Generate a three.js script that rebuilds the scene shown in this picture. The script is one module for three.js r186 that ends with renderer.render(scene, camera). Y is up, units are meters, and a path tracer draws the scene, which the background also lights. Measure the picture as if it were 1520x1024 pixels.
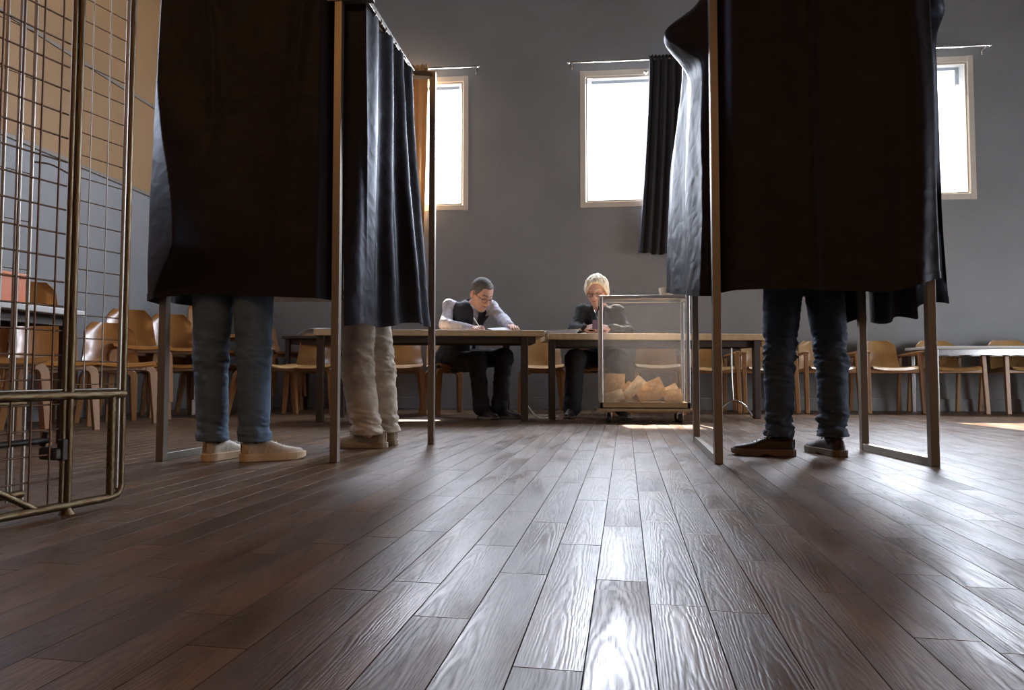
import * as THREE from 'three';
import { RoundedBoxGeometry } from 'three/addons/geometries/RoundedBoxGeometry.js';
import { mergeGeometries, mergeVertices, toCreasedNormals } from 'three/addons/utils/BufferGeometryUtils.js';
import { ImprovedNoise } from 'three/addons/math/ImprovedNoise.js';
import { RectAreaLightUniformsLib } from 'three/addons/lights/RectAreaLightUniformsLib.js';

// ---------------------------------------------------------------- camera, sky, sun, window light, exposure
const FOCAL = 1000, EYE = 0.39;                                   // focal length in pixels of the 1520 x 1024 frame, lens height in metres
const scene = new THREE.Scene();
const camera = new THREE.PerspectiveCamera(2 * Math.atan(512 / FOCAL) * 180 / Math.PI, 1520 / 1024, 0.05, 200);
camera.rotation.order = 'YXZ';
camera.position.set(0, EYE, 0);
camera.rotation.set(Math.atan2(43, FOCAL), Math.atan2(90, FOCAL), 0);
camera.updateMatrixWorld(true);

const renderer = new THREE.WebGLRenderer({ antialias: true });
renderer.toneMapping = THREE.LinearToneMapping;
renderer.toneMappingExposure = 0.96;
renderer.shadowMap.enabled = true;
renderer.shadowMap.type = THREE.PCFSoftShadowMap;
RectAreaLightUniformsLib.init();

scene.background = new THREE.Color(0.93, 0.97, 1.0);              // evenly bright overcast-white sky
scene.backgroundIntensity = 6.0;

const WALL_Z = -7.46, WALL_L = -4.4, WALL_R = 6.6, WALL_N = 5.0, ROOM_H = 5.2;
const SILL = 2.25, HEAD = 3.77;                                   // window opening heights
const BACK_WINDOWS = [[-2.61, -1.18], [0.104, 1.54], [2.82, 4.25]];
const LEFT_WINDOWS = [[-4.42, -2.99]];                             // side window just outside the frame, along z
const DOOR = [-5.3, -2.3], DOOR_H = 2.15;                         // glazed doors in the right wall, outside the frame, along z

const sun = new THREE.DirectionalLight(0xfff0dc, 40);
sun.position.set(-0.25 * 4, 1.3 * 2.86 * 1.4 * 2.5, WALL_Z - 2.86 * 1.4 * 2.5 + 2.8);
sun.target.position.set(0, 0, WALL_Z + 2.8);
sun.position.x = sun.target.position.x - 0.9;
sun.castShadow = true;
Object.assign(sun.shadow.camera, { left: -9, right: 9, top: 9, bottom: -9, near: 0.5, far: 40 });
sun.shadow.mapSize.set(2048, 2048);
scene.add(sun, sun.target);

function windowLight(w, h, pos, look, power, color) {              // the daylight that a window lets in
  const l = new THREE.RectAreaLight(color, power, w, h);
  l.position.set(...pos); l.lookAt(...look); scene.add(l);
}
const DAY = 0xe6efff;
for (const [a, b] of BACK_WINDOWS) windowLight(b - a - 0.12, HEAD - SILL - 0.12, [(a + b) / 2, (SILL + HEAD) / 2, WALL_Z + 0.005], [(a + b) / 2, (SILL + HEAD) / 2, 0], 66, DAY);
for (const [a, b] of LEFT_WINDOWS) windowLight(b - a - 0.12, HEAD - SILL - 0.12, [WALL_L + 0.005, (SILL + HEAD) / 2, (a + b) / 2], [0, (SILL + HEAD) / 2, (a + b) / 2], 6.5, 0xc4d8ff);
windowLight(DOOR[1] - DOOR[0] - 0.2, DOOR_H - 0.3, [WALL_R - 0.005, DOOR_H / 2, (DOOR[0] + DOOR[1]) / 2], [0, DOOR_H / 2, (DOOR[0] + DOOR[1]) / 2], 5.6, 0xe4eaf4);

// ---------------------------------------------------------------- helpers
let seed = 7;
const rnd = () => { seed = (seed + 0x6D2B79F5) | 0; let t = Math.imul(seed ^ (seed >>> 15), 1 | seed); t = (t + Math.imul(t ^ (t >>> 7), 61 | t)) ^ t; return ((t ^ (t >>> 14)) >>> 0) / 4294967296; };
const rr = (a, b) => a + (b - a) * rnd();
const N = new ImprovedNoise();
const fbm = (x, y, z, o = 4) => { let s = 0, a = 0.5; for (let i = 0; i < o; i++) { s += a * N.noise(x, y, z); x *= 2.03; y *= 2.03; z *= 2.03; a *= 0.5; } return s; };
const clamp = (x, a = 0, b = 1) => Math.min(b, Math.max(a, x));
const smooth = (a, b, x) => { const t = clamp((x - a) / (b - a)); return t * t * (3 - 2 * t); };
const lerp = (a, b, t) => a + (b - a) * t;
const V = (x, y, z) => new THREE.Vector3(x, y, z);
// a pixel of the photograph gives a direction; its distance comes from a height, a wall plane or a chosen depth
const CAM_M = camera.matrixWorld.clone();
const rayOf = (px, py) => V((px - 760) / FOCAL, (512 - py) / FOCAL, -1).transformDirection(CAM_M);
function atH(px, py, h = 0) { const d = rayOf(px, py); return V(0, EYE, 0).addScaledVector(d, (h - EYE) / d.y); }
function atZ(px, py, z) { const d = rayOf(px, py); return V(0, EYE, 0).addScaledVector(d, z / d.z); }

const used = new Map();
function numbered(name) { const n = used.get(name) ?? 0; used.set(name, n + 1); return n ? `${name}_${String(n).padStart(3, '0')}` : name; }
function part(name, geo, mat, parent) {
  const m = new THREE.Mesh(Array.isArray(geo) ? merge(geo) : geo, mat);
  m.name = name; m.castShadow = m.receiveShadow = true; parent.add(m); return m;
}
function thing(name, label, category, pos = [0, 0, 0], turn = 0, group) {
  const o = new THREE.Group(); o.name = numbered(name); scene.add(o);
  o.position.set(...pos); o.rotation.y = turn; o.userData = { label, category }; if (group) o.userData.group = group;
  return o;
}
function single(name, geo, mat, label, category, group) {
  const m = part(numbered(name), geo, mat, scene); m.userData = { label, category }; if (group) m.userData.group = group; return m;
}
function struct(name, geo, mat) { const m = part(name, geo, mat, scene); m.userData.kind = 'structure'; return m; }
function copy(o, pos, turn, label, group) {
  const c = o.clone(); c.name = numbered(o.name.replace(/_\d{3}$/, '')); scene.add(c);
  c.position.set(...pos); c.rotation.y = turn; c.userData = { ...o.userData, label }; if (group) c.userData.group = group; return c;
}
function merge(list) {
  const plain = list.map((g) => { const q = g.index ? g.toNonIndexed() : g.clone(); for (const k of Object.keys(q.attributes)) if (!['position', 'normal', 'uv'].includes(k)) q.deleteAttribute(k); if (!q.attributes.uv) q.setAttribute('uv', new THREE.Float32BufferAttribute(new Float32Array(q.attributes.position.count * 2), 2)); return q; });
  return plain.length > 1 ? mergeGeometries(plain) : plain[0];
}
function boxUV(g, s = 1, ou = 0, ov = 0, swap = false) {            // uv in metres, from the side each face points to
  if (g.index) g = g.toNonIndexed();
  const p = g.attributes.position, n = g.attributes.normal, uv = new Float32Array(p.count * 2);
  for (let i = 0; i < p.count; i++) {
    const ax = Math.abs(n.getX(i)), ay = Math.abs(n.getY(i)), az = Math.abs(n.getZ(i));
    let u = p.getX(i), v = p.getY(i);
    if (ax >= ay && ax >= az) u = p.getZ(i); else if (ay >= az) v = p.getZ(i);
    if (swap) [u, v] = [v, u];
    uv[2 * i] = u * s + ou; uv[2 * i + 1] = v * s + ov;
  }
  g.setAttribute('uv', new THREE.BufferAttribute(uv, 2)); return g;
}
function box(w, h, d, x, y, z, r = 0, ry = 0) {
  const g = r ? new RoundedBoxGeometry(w, h, d, 2, Math.min(r, w / 2.01, h / 2.01, d / 2.01)) : new THREE.BoxGeometry(w, h, d);
  if (ry) g.rotateY(ry); g.translate(x, y, z); return boxUV(g);
}
function bar(a, b, w, d = w, r = 0.002) {                            // rectangular bar from a to b
  const dir = b.clone().sub(a), len = dir.length();
  const g = r ? new RoundedBoxGeometry(w, len, d, 1, r) : new THREE.BoxGeometry(w, len, d);
  boxUV(g);
  g.applyQuaternion(new THREE.Quaternion().setFromUnitVectors(V(0, 1, 0), dir.normalize()));
  g.translate((a.x + b.x) / 2, (a.y + b.y) / 2, (a.z + b.z) / 2); return g;
}
function rod(a, b, r, seg = 10, r2 = r) {
  const dir = b.clone().sub(a), len = dir.length(), g = new THREE.CylinderGeometry(r2, r, len, seg);
  g.applyQuaternion(new THREE.Quaternion().setFromUnitVectors(V(0, 1, 0), dir.normalize()));
  g.translate((a.x + b.x) / 2, (a.y + b.y) / 2, (a.z + b.z) / 2); return g;
}
const tube = (pts, r, seg = 24, rad = 8) => new THREE.TubeGeometry(new THREE.CatmullRomCurve3(pts), seg, r, rad, false);
const lathe = (pts, seg = 20) => new THREE.LatheGeometry(pts.map(([x, y]) => new THREE.Vector2(x, y)), seg);
function grid(nu, nv, fn, us = 1, vs = 1) {                          // an open sheet given by fn(u, v) -> Vector3
  const pos = [], uv = [], idx = [];
  for (let j = 0; j <= nv; j++) for (let i = 0; i <= nu; i++) { const p = fn(i / nu, j / nv); pos.push(p.x, p.y, p.z); uv.push(i / nu * us, (1 - j / nv) * vs); }
  for (let j = 0; j < nv; j++) for (let i = 0; i < nu; i++) { const a = j * (nu + 1) + i, b = a + 1, c = a + nu + 1, d = c + 1; idx.push(a, c, b, b, c, d); }
  const g = new THREE.BufferGeometry(); g.setIndex(idx);
  g.setAttribute('position', new THREE.Float32BufferAttribute(pos, 3)); g.setAttribute('uv', new THREE.Float32BufferAttribute(uv, 2)); g.computeVertexNormals(); return g;
}
function sheet(nu, nv, fn, t, us = 1, vs = 1) {                      // the same with thickness t and closed edges
  const P = [], Nn = [], e = 1e-3;
  const g0 = grid(nu, nv, fn, us, vs), p = g0.attributes.position, n = g0.attributes.normal, w = nu + 1, cnt = p.count;
  const pos = [], uv = [], idx = [];
  for (const s of [0.5, -0.5]) for (let i = 0; i < cnt; i++) { pos.push(p.getX(i) + n.getX(i) * t * s, p.getY(i) + n.getY(i) * t * s, p.getZ(i) + n.getZ(i) * t * s); uv.push(g0.attributes.uv.getX(i), g0.attributes.uv.getY(i)); }
  const gi = g0.index.array;
  for (let i = 0; i < gi.length; i += 3) { idx.push(gi[i], gi[i + 1], gi[i + 2], cnt + gi[i], cnt + gi[i + 2], cnt + gi[i + 1]); }
  const edge = []; for (let i = 0; i < nu; i++) edge.push([i + 1, i], [nv * w + i, nv * w + i + 1]);
  for (let j = 0; j < nv; j++) edge.push([j * w, (j + 1) * w], [(j + 1) * w + nu, j * w + nu]);
  for (const [a, b] of edge) idx.push(a, a + cnt, b, b, a + cnt, b + cnt);
  const g = new THREE.BufferGeometry(); g.setIndex(idx); g.setAttribute('position', new THREE.Float32BufferAttribute(pos, 3)); g.setAttribute('uv', new THREE.Float32BufferAttribute(uv, 2));
  return toCreasedNormals(g, 0.9);
}
function tex(w, h, fn, srgb = false) {
  const d = new Uint8Array(w * h * 4);
  for (let y = 0; y < h; y++) for (let x = 0; x < w; x++) { const c = fn(x / w, y / h), k = (y * w + x) * 4; if (typeof c === 'number') d[k] = d[k + 1] = d[k + 2] = clamp(c) * 255; else { d[k] = clamp(c[0]) * 255; d[k + 1] = clamp(c[1]) * 255; d[k + 2] = clamp(c[2]) * 255; } d[k + 3] = 255; }
  const t = new THREE.DataTexture(d, w, h); t.wrapS = t.wrapT = THREE.RepeatWrapping; t.magFilter = THREE.LinearFilter; t.minFilter = THREE.LinearMipmapLinearFilter; t.generateMipmaps = true;
  if (srgb) t.colorSpace = THREE.SRGBColorSpace; t.needsUpdate = true; return t;
}
function rep(t, u, v = u) { const c = t.clone(); c.repeat.set(u, v); c.needsUpdate = true; return c; }
const tileN = (u, v, f, z = 0, o = 4) => {                            // noise that tiles over 0..1
  const a = fbm(u * f, v * f, z, o), b = fbm((u - 1) * f, v * f, z, o), c = fbm(u * f, (v - 1) * f, z, o), d = fbm((u - 1) * f, (v - 1) * f, z, o);
  return lerp(lerp(a, b, u), lerp(c, d, u), v);
};
const RGB = (r, g, b) => new THREE.Color().setRGB(r, g, b);

// ---------------------------------------------------------------- materials
const S = { // textures
  plaster: tex(512, 512, (u, v) => 0.5 + 0.5 * tileN(u, v, 10, 3, 5) + 0.12 * (rnd() - 0.5)),
  plasterTone: tex(512, 512, (u, v) => { const k = 0.93 + 0.16 * tileN(u, v, 5, 9, 5) + 0.03 * (rnd() - 0.5); return [k, k, k]; }, true),
  weave: tex(256, 256, (u, v) => 0.5 + 0.22 * Math.sin(u * Math.PI * 128) * Math.sin(v * Math.PI * 128) + 0.2 * (rnd() - 0.5)),
  clothTone: tex(512, 512, (u, v) => { const k = 0.86 + 0.3 * tileN(u, v, 7, 21, 5) + 0.08 * (rnd() - 0.5); return [k, k, k]; }, true),
  crease: tex(512, 512, (u, v) => { const r = (f, z) => 1 - Math.abs(tileN(u, v, f, z, 2)) * 4; return 0.45 + 0.3 * Math.max(0, r(4, 61)) + 0.2 * Math.max(0, r(9, 67)) + 0.4 * tileN(u, v, 3, 71, 3); }),
  denim: tex(512, 512, (u, v) => { const t = Math.sin((u * 90 + v * 90) * Math.PI * 2) * 0.05, k = 0.82 + t + 0.3 * tileN(u, v, 6, 33, 4) + 0.2 * (rnd() - 0.5); return [k, k, k]; }, true),
  wood: tex(512, 512, (u, v) => { const w = u * 26 + 3.0 * tileN(u, v * 0.999, 4, 5, 3), r = Math.sin(w * Math.PI * 2); const k = 0.9 + 0.018 * r + 0.1 * tileN(u, v, 9, 15, 4) + 0.03 * (rnd() - 0.5); return [k, k * 0.985, k * 0.96]; }, true),
  scratch: tex(512, 512, (u, v) => 0.5 + 0.5 * tileN(u, v, 24, 41, 4) + 0.2 * (rnd() - 0.5)),
  rust: tex(256, 256, (u, v) => { const k = smooth(-0.08, 0.22, tileN(u, v, 8, 77, 5)); return [lerp(0.62, 0.42, k), lerp(0.58, 0.27, k), lerp(0.5, 0.15, k)]; }, true),
};
const mat = (o) => new THREE.MeshStandardMaterial(o);
const phys = (o) => new THREE.MeshPhysicalMaterial(o);
const plasterOn = (s) => ({ bumpMap: rep(S.plaster, s), bumpScale: 0.0035, map: rep(S.plasterTone, s * 0.5) });
const M = {
  wallGrey: mat({ color: RGB(0.28, 0.281, 0.287), roughness: 0.62, ...plasterOn(0.45) }),
  wallOchre: mat({ color: RGB(0.35, 0.2, 0.085), roughness: 0.65, ...plasterOn(0.45) }),
  ceiling: mat({ color: RGB(0.08, 0.066, 0.05), roughness: 0.9, ...plasterOn(0.4) }),
  trim: mat({ color: RGB(0.2, 0.17, 0.14), roughness: 0.5 }),
  frame: mat({ color: RGB(0.62, 0.55, 0.46), roughness: 0.45 }),
  pane: phys({ color: 0xffffff, transmission: 1, thickness: 0, roughness: 0.02, ior: 1.45 }),
  tint: phys({ color: RGB(0.56, 0.59, 0.63), transmission: 1, thickness: 0, roughness: 0.15, ior: 1.45 }),
  curtain: phys({ color: RGB(0.03, 0.022, 0.019), roughness: 0.47, specularColor: RGB(0.5, 0.66, 1.0), specularIntensity: 0.42, sheen: 0.12, sheenRoughness: 0.3, sheenColor: RGB(0.1, 0.18, 0.4), side: THREE.DoubleSide, map: rep(S.clothTone, 1.6), bumpMap: rep(S.crease, 1.1), bumpScale: 0.007 }),
  windowCurtain: phys({ color: RGB(0.022, 0.02, 0.024), roughness: 0.8, side: THREE.DoubleSide, bumpMap: rep(S.weave, 9), bumpScale: 0.0006 }),
  tanCurtain: phys({ color: RGB(0.4, 0.22, 0.085), roughness: 0.95, transmission: 0.12, thickness: 0, side: THREE.DoubleSide, bumpMap: rep(S.weave, 9), bumpScale: 0.0006 }),
  post: mat({ color: RGB(0.27, 0.245, 0.21), metalness: 0.75, roughness: 0.42, bumpMap: rep(S.scratch, 3), bumpScale: 0.0004 }),
  trayMetal: mat({ color: RGB(0.4, 0.31, 0.19), metalness: 0.5, roughness: 0.45, bumpMap: rep(S.scratch, 3), bumpScale: 0.0004 }),
  rail: mat({ color: RGB(0.62, 0.58, 0.52), metalness: 0.95, roughness: 0.25 }),
  alu: mat({ color: RGB(0.68, 0.67, 0.65), metalness: 0.95, roughness: 0.3, bumpMap: rep(S.scratch, 4), bumpScale: 0.0002 }),
  cageTube: mat({ color: RGB(0.5, 0.46, 0.38), map: rep(S.rust, 3), metalness: 0.85, roughness: 0.34, bumpMap: rep(S.scratch, 5), bumpScale: 0.0004 }),
  cageWire: mat({ color: RGB(0.15, 0.09, 0.055), metalness: 0.6, roughness: 0.5 }),
  cageWirePale: mat({ color: RGB(0.4, 0.37, 0.33), metalness: 0.85, roughness: 0.35 }),
  darkIron: mat({ color: RGB(0.05, 0.045, 0.04), metalness: 0.6, roughness: 0.5 }),
  rubber: mat({ color: RGB(0.02, 0.02, 0.02), roughness: 0.75 }),
  shell: phys({ color: RGB(0.36, 0.155, 0.038), roughness: 0.3, clearcoat: 0.6, clearcoatRoughness: 0.18, map: rep(S.wood, 1.2, 1.2) }),
  shellPale: phys({ color: RGB(0.5, 0.29, 0.11), roughness: 0.34, clearcoat: 0.5, clearcoatRoughness: 0.2, map: rep(S.wood, 1.2, 1.2) }),
  chairLeg: phys({ color: RGB(0.4, 0.195, 0.07), roughness: 0.38, clearcoat: 0.35, clearcoatRoughness: 0.25, map: rep(S.wood, 2, 0.6) }),
  tableTop: phys({ color: RGB(0.66, 0.48, 0.29), roughness: 0.36, map: rep(S.wood, 0.5, 1.4) }),
  tableDark: mat({ color: RGB(0.05, 0.028, 0.018), roughness: 0.45, map: rep(S.wood, 2, 0.6) }),
  tableGrey: mat({ color: RGB(0.5, 0.49, 0.47), roughness: 0.4 }),
  steel: mat({ color: RGB(0.6, 0.6, 0.6), metalness: 1, roughness: 0.18 }),
  paper: mat({ color: RGB(0.78, 0.79, 0.83), roughness: 0.85, side: THREE.DoubleSide }),
  kraft: mat({ color: RGB(0.66, 0.41, 0.21), roughness: 0.85, side: THREE.DoubleSide, map: rep(S.clothTone, 3) }),
  kraftPale: mat({ color: RGB(0.82, 0.6, 0.37), roughness: 0.85, side: THREE.DoubleSide, map: rep(S.clothTone, 3) }),
  orange: phys({ color: RGB(0.6, 0.13, 0.02), roughness: 0.4 }),
  skin: mat({ color: RGB(0.48, 0.265, 0.19), roughness: 0.55 }),
  skinPale: mat({ color: RGB(0.56, 0.32, 0.24), roughness: 0.55 }),
  jeansBlue: mat({ color: RGB(0.15, 0.24, 0.36), roughness: 0.88, map: rep(S.denim, 3), bumpMap: rep(S.weave, 5), bumpScale: 0.0008 }),
  jeansDark: mat({ color: RGB(0.045, 0.08, 0.135), roughness: 0.85, map: rep(S.denim, 3), bumpMap: rep(S.weave, 5), bumpScale: 0.0008 }),
  chino: mat({ color: RGB(0.6, 0.51, 0.41), roughness: 0.85, map: rep(S.clothTone, 2), bumpMap: rep(S.weave, 6), bumpScale: 0.0006 }),
  stitch: mat({ color: RGB(0.2, 0.22, 0.24), roughness: 0.9 }),
  black: mat({ color: RGB(0.014, 0.013, 0.014), roughness: 0.85, map: rep(S.clothTone, 2) }),
  vest: mat({ color: RGB(0.012, 0.013, 0.024), roughness: 0.7, map: rep(S.clothTone, 2) }),
  shirt: mat({ color: RGB(0.56, 0.57, 0.66), roughness: 0.85, map: rep(S.clothTone, 3) }),
  jacket: mat({ color: RGB(0.022, 0.022, 0.021), roughness: 0.9, map: rep(S.clothTone, 3) }),
  tealTop: mat({ color: RGB(0.03, 0.055, 0.075), roughness: 0.85 }),
  sneaker: mat({ color: RGB(0.68, 0.58, 0.45), roughness: 0.6, map: rep(S.clothTone, 4) }),
  sneakerSole: mat({ color: RGB(0.62, 0.48, 0.3), roughness: 0.6 }),
  canvasShoe: mat({ color: RGB(0.46, 0.37, 0.26), roughness: 0.75, map: rep(S.clothTone, 4) }),
  leather: phys({ color: RGB(0.026, 0.013, 0.009), roughness: 0.5, specularIntensity: 0.7 }),
  leatherSole: mat({ color: RGB(0.13, 0.095, 0.065), roughness: 0.7 }),
  lace: mat({ color: RGB(0.3, 0.26, 0.2), roughness: 0.9 }),
  sock: mat({ color: RGB(0.02, 0.025, 0.045), roughness: 0.95 }),
  hairDark: mat({ color: RGB(0.085, 0.076, 0.068), roughness: 0.8 }),
  hairBlond: mat({ color: RGB(0.68, 0.57, 0.4), roughness: 0.55 }),
  lip: mat({ color: RGB(0.38, 0.13, 0.1), roughness: 0.5 }),
  purple: mat({ color: RGB(0.1, 0.06, 0.09), roughness: 0.6 }),
  white: mat({ color: RGB(0.7, 0.68, 0.64), roughness: 0.5 }),
  cream: mat({ color: RGB(0.66, 0.57, 0.44), roughness: 0.7 }),
  lamp: mat({ color: 0xffffff, emissive: 0xffb871, emissiveIntensity: 2 }),
};

// ---------------------------------------------------------------- room shell
const T = 0.32;                                                    // wall thickness
function wallWithHoles(x0, x1, holes) {                            // in its own plane: x along, y up, z = -T..0; holes are [from, to]
  const g = []; let x = x0;
  for (const [a, b] of holes) {
    g.push(box(a - x, ROOM_H, T, (a + x) / 2, ROOM_H / 2, -T / 2), box(b - a, SILL, T, (a + b) / 2, SILL / 2, -T / 2), box(b - a, ROOM_H - HEAD, T, (a + b) / 2, (ROOM_H + HEAD) / 2, -T / 2));
    x = b;
  }
  g.push(box(x1 - x, ROOM_H, T, (x1 + x) / 2, ROOM_H / 2, -T / 2));
  return merge(g);
}
struct('wall_back', wallWithHoles(WALL_L - T, WALL_R + T, BACK_WINDOWS).translate(0, 0, WALL_Z), M.wallGrey);
{
  // left wall: grey to the height of the sills, ochre above; x of the flat wall runs along -z of the room
  const flat = wallWithHoles(-WALL_N, -WALL_Z, LEFT_WINDOWS.map(([a, b]) => [-b, -a]).sort((p, q) => p[0] - q[0]));
  const up = [], low = [], p = flat.attributes.position;
  const lowG = box(-WALL_Z + WALL_N, SILL, T, (-WALL_Z - WALL_N) / 2, SILL / 2, -T / 2);
  const upG = []; let x = -WALL_N;
  const holes = LEFT_WINDOWS.map(([a, b]) => [-b, -a]).sort((q, r) => q[0] - r[0]);
  for (const [a, b] of holes) { upG.push(box(a - x, ROOM_H - SILL, T, (a + x) / 2, (ROOM_H + SILL) / 2, -T / 2), box(b - a, ROOM_H - HEAD, T, (a + b) / 2, (ROOM_H + HEAD) / 2, -T / 2)); x = b; }
  upG.push(box(-WALL_Z - x, ROOM_H - SILL, T, (-WALL_Z + x) / 2, (ROOM_H + SILL) / 2, -T / 2));
  const place = (g) => g.rotateY(Math.PI / 2).translate(WALL_L, 0, 0);
  struct('wall_left', place(lowG), M.wallGrey);
  struct('wall_left_upper', place(merge(upG)), M.wallOchre);
  struct('trim_1', box(0.022, 0.035, -WALL_Z + WALL_N, WALL_L + 0.011, SILL + 0.005, (WALL_Z + WALL_N) / 2, 0.004), M.trim);
  struct('trim_2', box(0.02, 0.03, -WALL_Z - 2.6, WALL_L + 0.01, 3.2, (WALL_Z - 2.6) / 2, 0.004), M.trim);
}
struct('wall_right', [box(T, ROOM_H, DOOR[0] - WALL_Z, WALL_R + T / 2, ROOM_H / 2, (WALL_Z + DOOR[0]) / 2), box(T, ROOM_H, WALL_N + T - DOOR[1], WALL_R + T / 2, ROOM_H / 2, (WALL_N + T + DOOR[1]) / 2), box(T, ROOM_H - DOOR_H, DOOR[1] - DOOR[0], WALL_R + T / 2, (ROOM_H + DOOR_H) / 2, (DOOR[0] + DOOR[1]) / 2)], M.wallGrey);
{ // glazed double doors out to the yard
  const o = new THREE.Group(); o.name = 'door_1'; o.userData.kind = 'structure'; scene.add(o); o.position.set(WALL_R + 0.06, 0, (DOOR[0] + DOOR[1]) / 2);
  const W = DOOR[1] - DOOR[0];
  for (let k = 0; k < 4; k++) {
    const z = -W / 2 + (k + 0.5) * W / 4, w = W / 4;
    part('leaf_frame', [box(0.05, DOOR_H, 0.07, 0, DOOR_H / 2, z - w / 2 + 0.035), box(0.05, DOOR_H, 0.07, 0, DOOR_H / 2, z + w / 2 - 0.035), box(0.05, 0.1, w - 0.14, 0, 0.05, z), box(0.05, 0.07, w - 0.14, 0, DOOR_H - 0.035, z)], M.frame, o);
    part('pane', box(0.006, DOOR_H - 0.17, w - 0.14, 0, DOOR_H / 2 + 0.015, z), M.pane, o);
  }
}
struct('wall_front', box(WALL_R - WALL_L + 2 * T, ROOM_H, T, (WALL_R + WALL_L) / 2, ROOM_H / 2, WALL_N + T / 2), M.wallOchre);
struct('ceiling', box(WALL_R - WALL_L + 2 * T, 0.2, -WALL_Z + WALL_N + 2 * T, (WALL_R + WALL_L) / 2, ROOM_H + 0.1, (WALL_Z + WALL_N) / 2), M.ceiling);
struct('baseboard_back', box(WALL_R - WALL_L, 0.13, 0.018, (WALL_R + WALL_L) / 2, 0.065, WALL_Z + 0.009, 0.004), M.wallGrey);
struct('baseboard_left', box(0.018, 0.13, -WALL_Z + WALL_N, WALL_L + 0.009, 0.065, (WALL_Z + WALL_N) / 2, 0.004), M.wallGrey);

// windows: frame, pane and a short pale blind at the head of the glass
function windowUnit(n, w, place) {
  const o = new THREE.Group(); o.name = `window_${n}`; o.userData.kind = 'structure'; scene.add(o); place(o);
  const h = HEAD - SILL, f = 0.062;
  for (const s of [-1, 1]) {
    part('frame_stile', box(f, h + 0.03, 0.075, s * (w / 2 - f / 2 + 0.012), h / 2, 0, 0.006), M.frame, o);
    part('frame_rail', box(w - 2 * f + 0.03, f, 0.072, 0, s > 0 ? h - f / 2 + 0.012 : f / 2 - 0.012, 0, 0.006), M.frame, o);
  }
  part('glazing_bead', [box(0.014, h - 2 * f, 0.02, -w / 2 + f, h / 2, 0.012), box(0.014, h - 2 * f, 0.02, w / 2 - f, h / 2, 0.012), box(w - 2 * f, 0.014, 0.02, 0, f, 0.012), box(w - 2 * f, 0.014, 0.02, 0, h - f, 0.012)], M.frame, o);
  part('pane', box(w - 2 * f + 0.02, h - 2 * f + 0.02, 0.006, 0, h / 2, -0.012), M.pane, o);
  part('tinted_strip', box(w - 2 * f - 0.1, 0.19, 0.004, 0.01, h - f - 0.115, -0.026), M.tint, o);
  part('catch', [box(0.05, 0.02, 0.02, 0.0, h - 0.028, 0.045, 0.004), box(0.016, 0.035, 0.014, 0.0, h - 0.04, 0.055, 0.004)], M.rail, o);
  return o;
}
BACK_WINDOWS.forEach(([a, b], i) => windowUnit(i + 1, b - a, (o) => o.position.set((a + b) / 2, SILL, WALL_Z - 0.03)));
LEFT_WINDOWS.forEach(([a, b], i) => windowUnit(i + 4, b - a, (o) => { o.position.set(WALL_L - 0.03, SILL, (a + b) / 2); o.rotation.y = Math.PI / 2; }));

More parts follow.
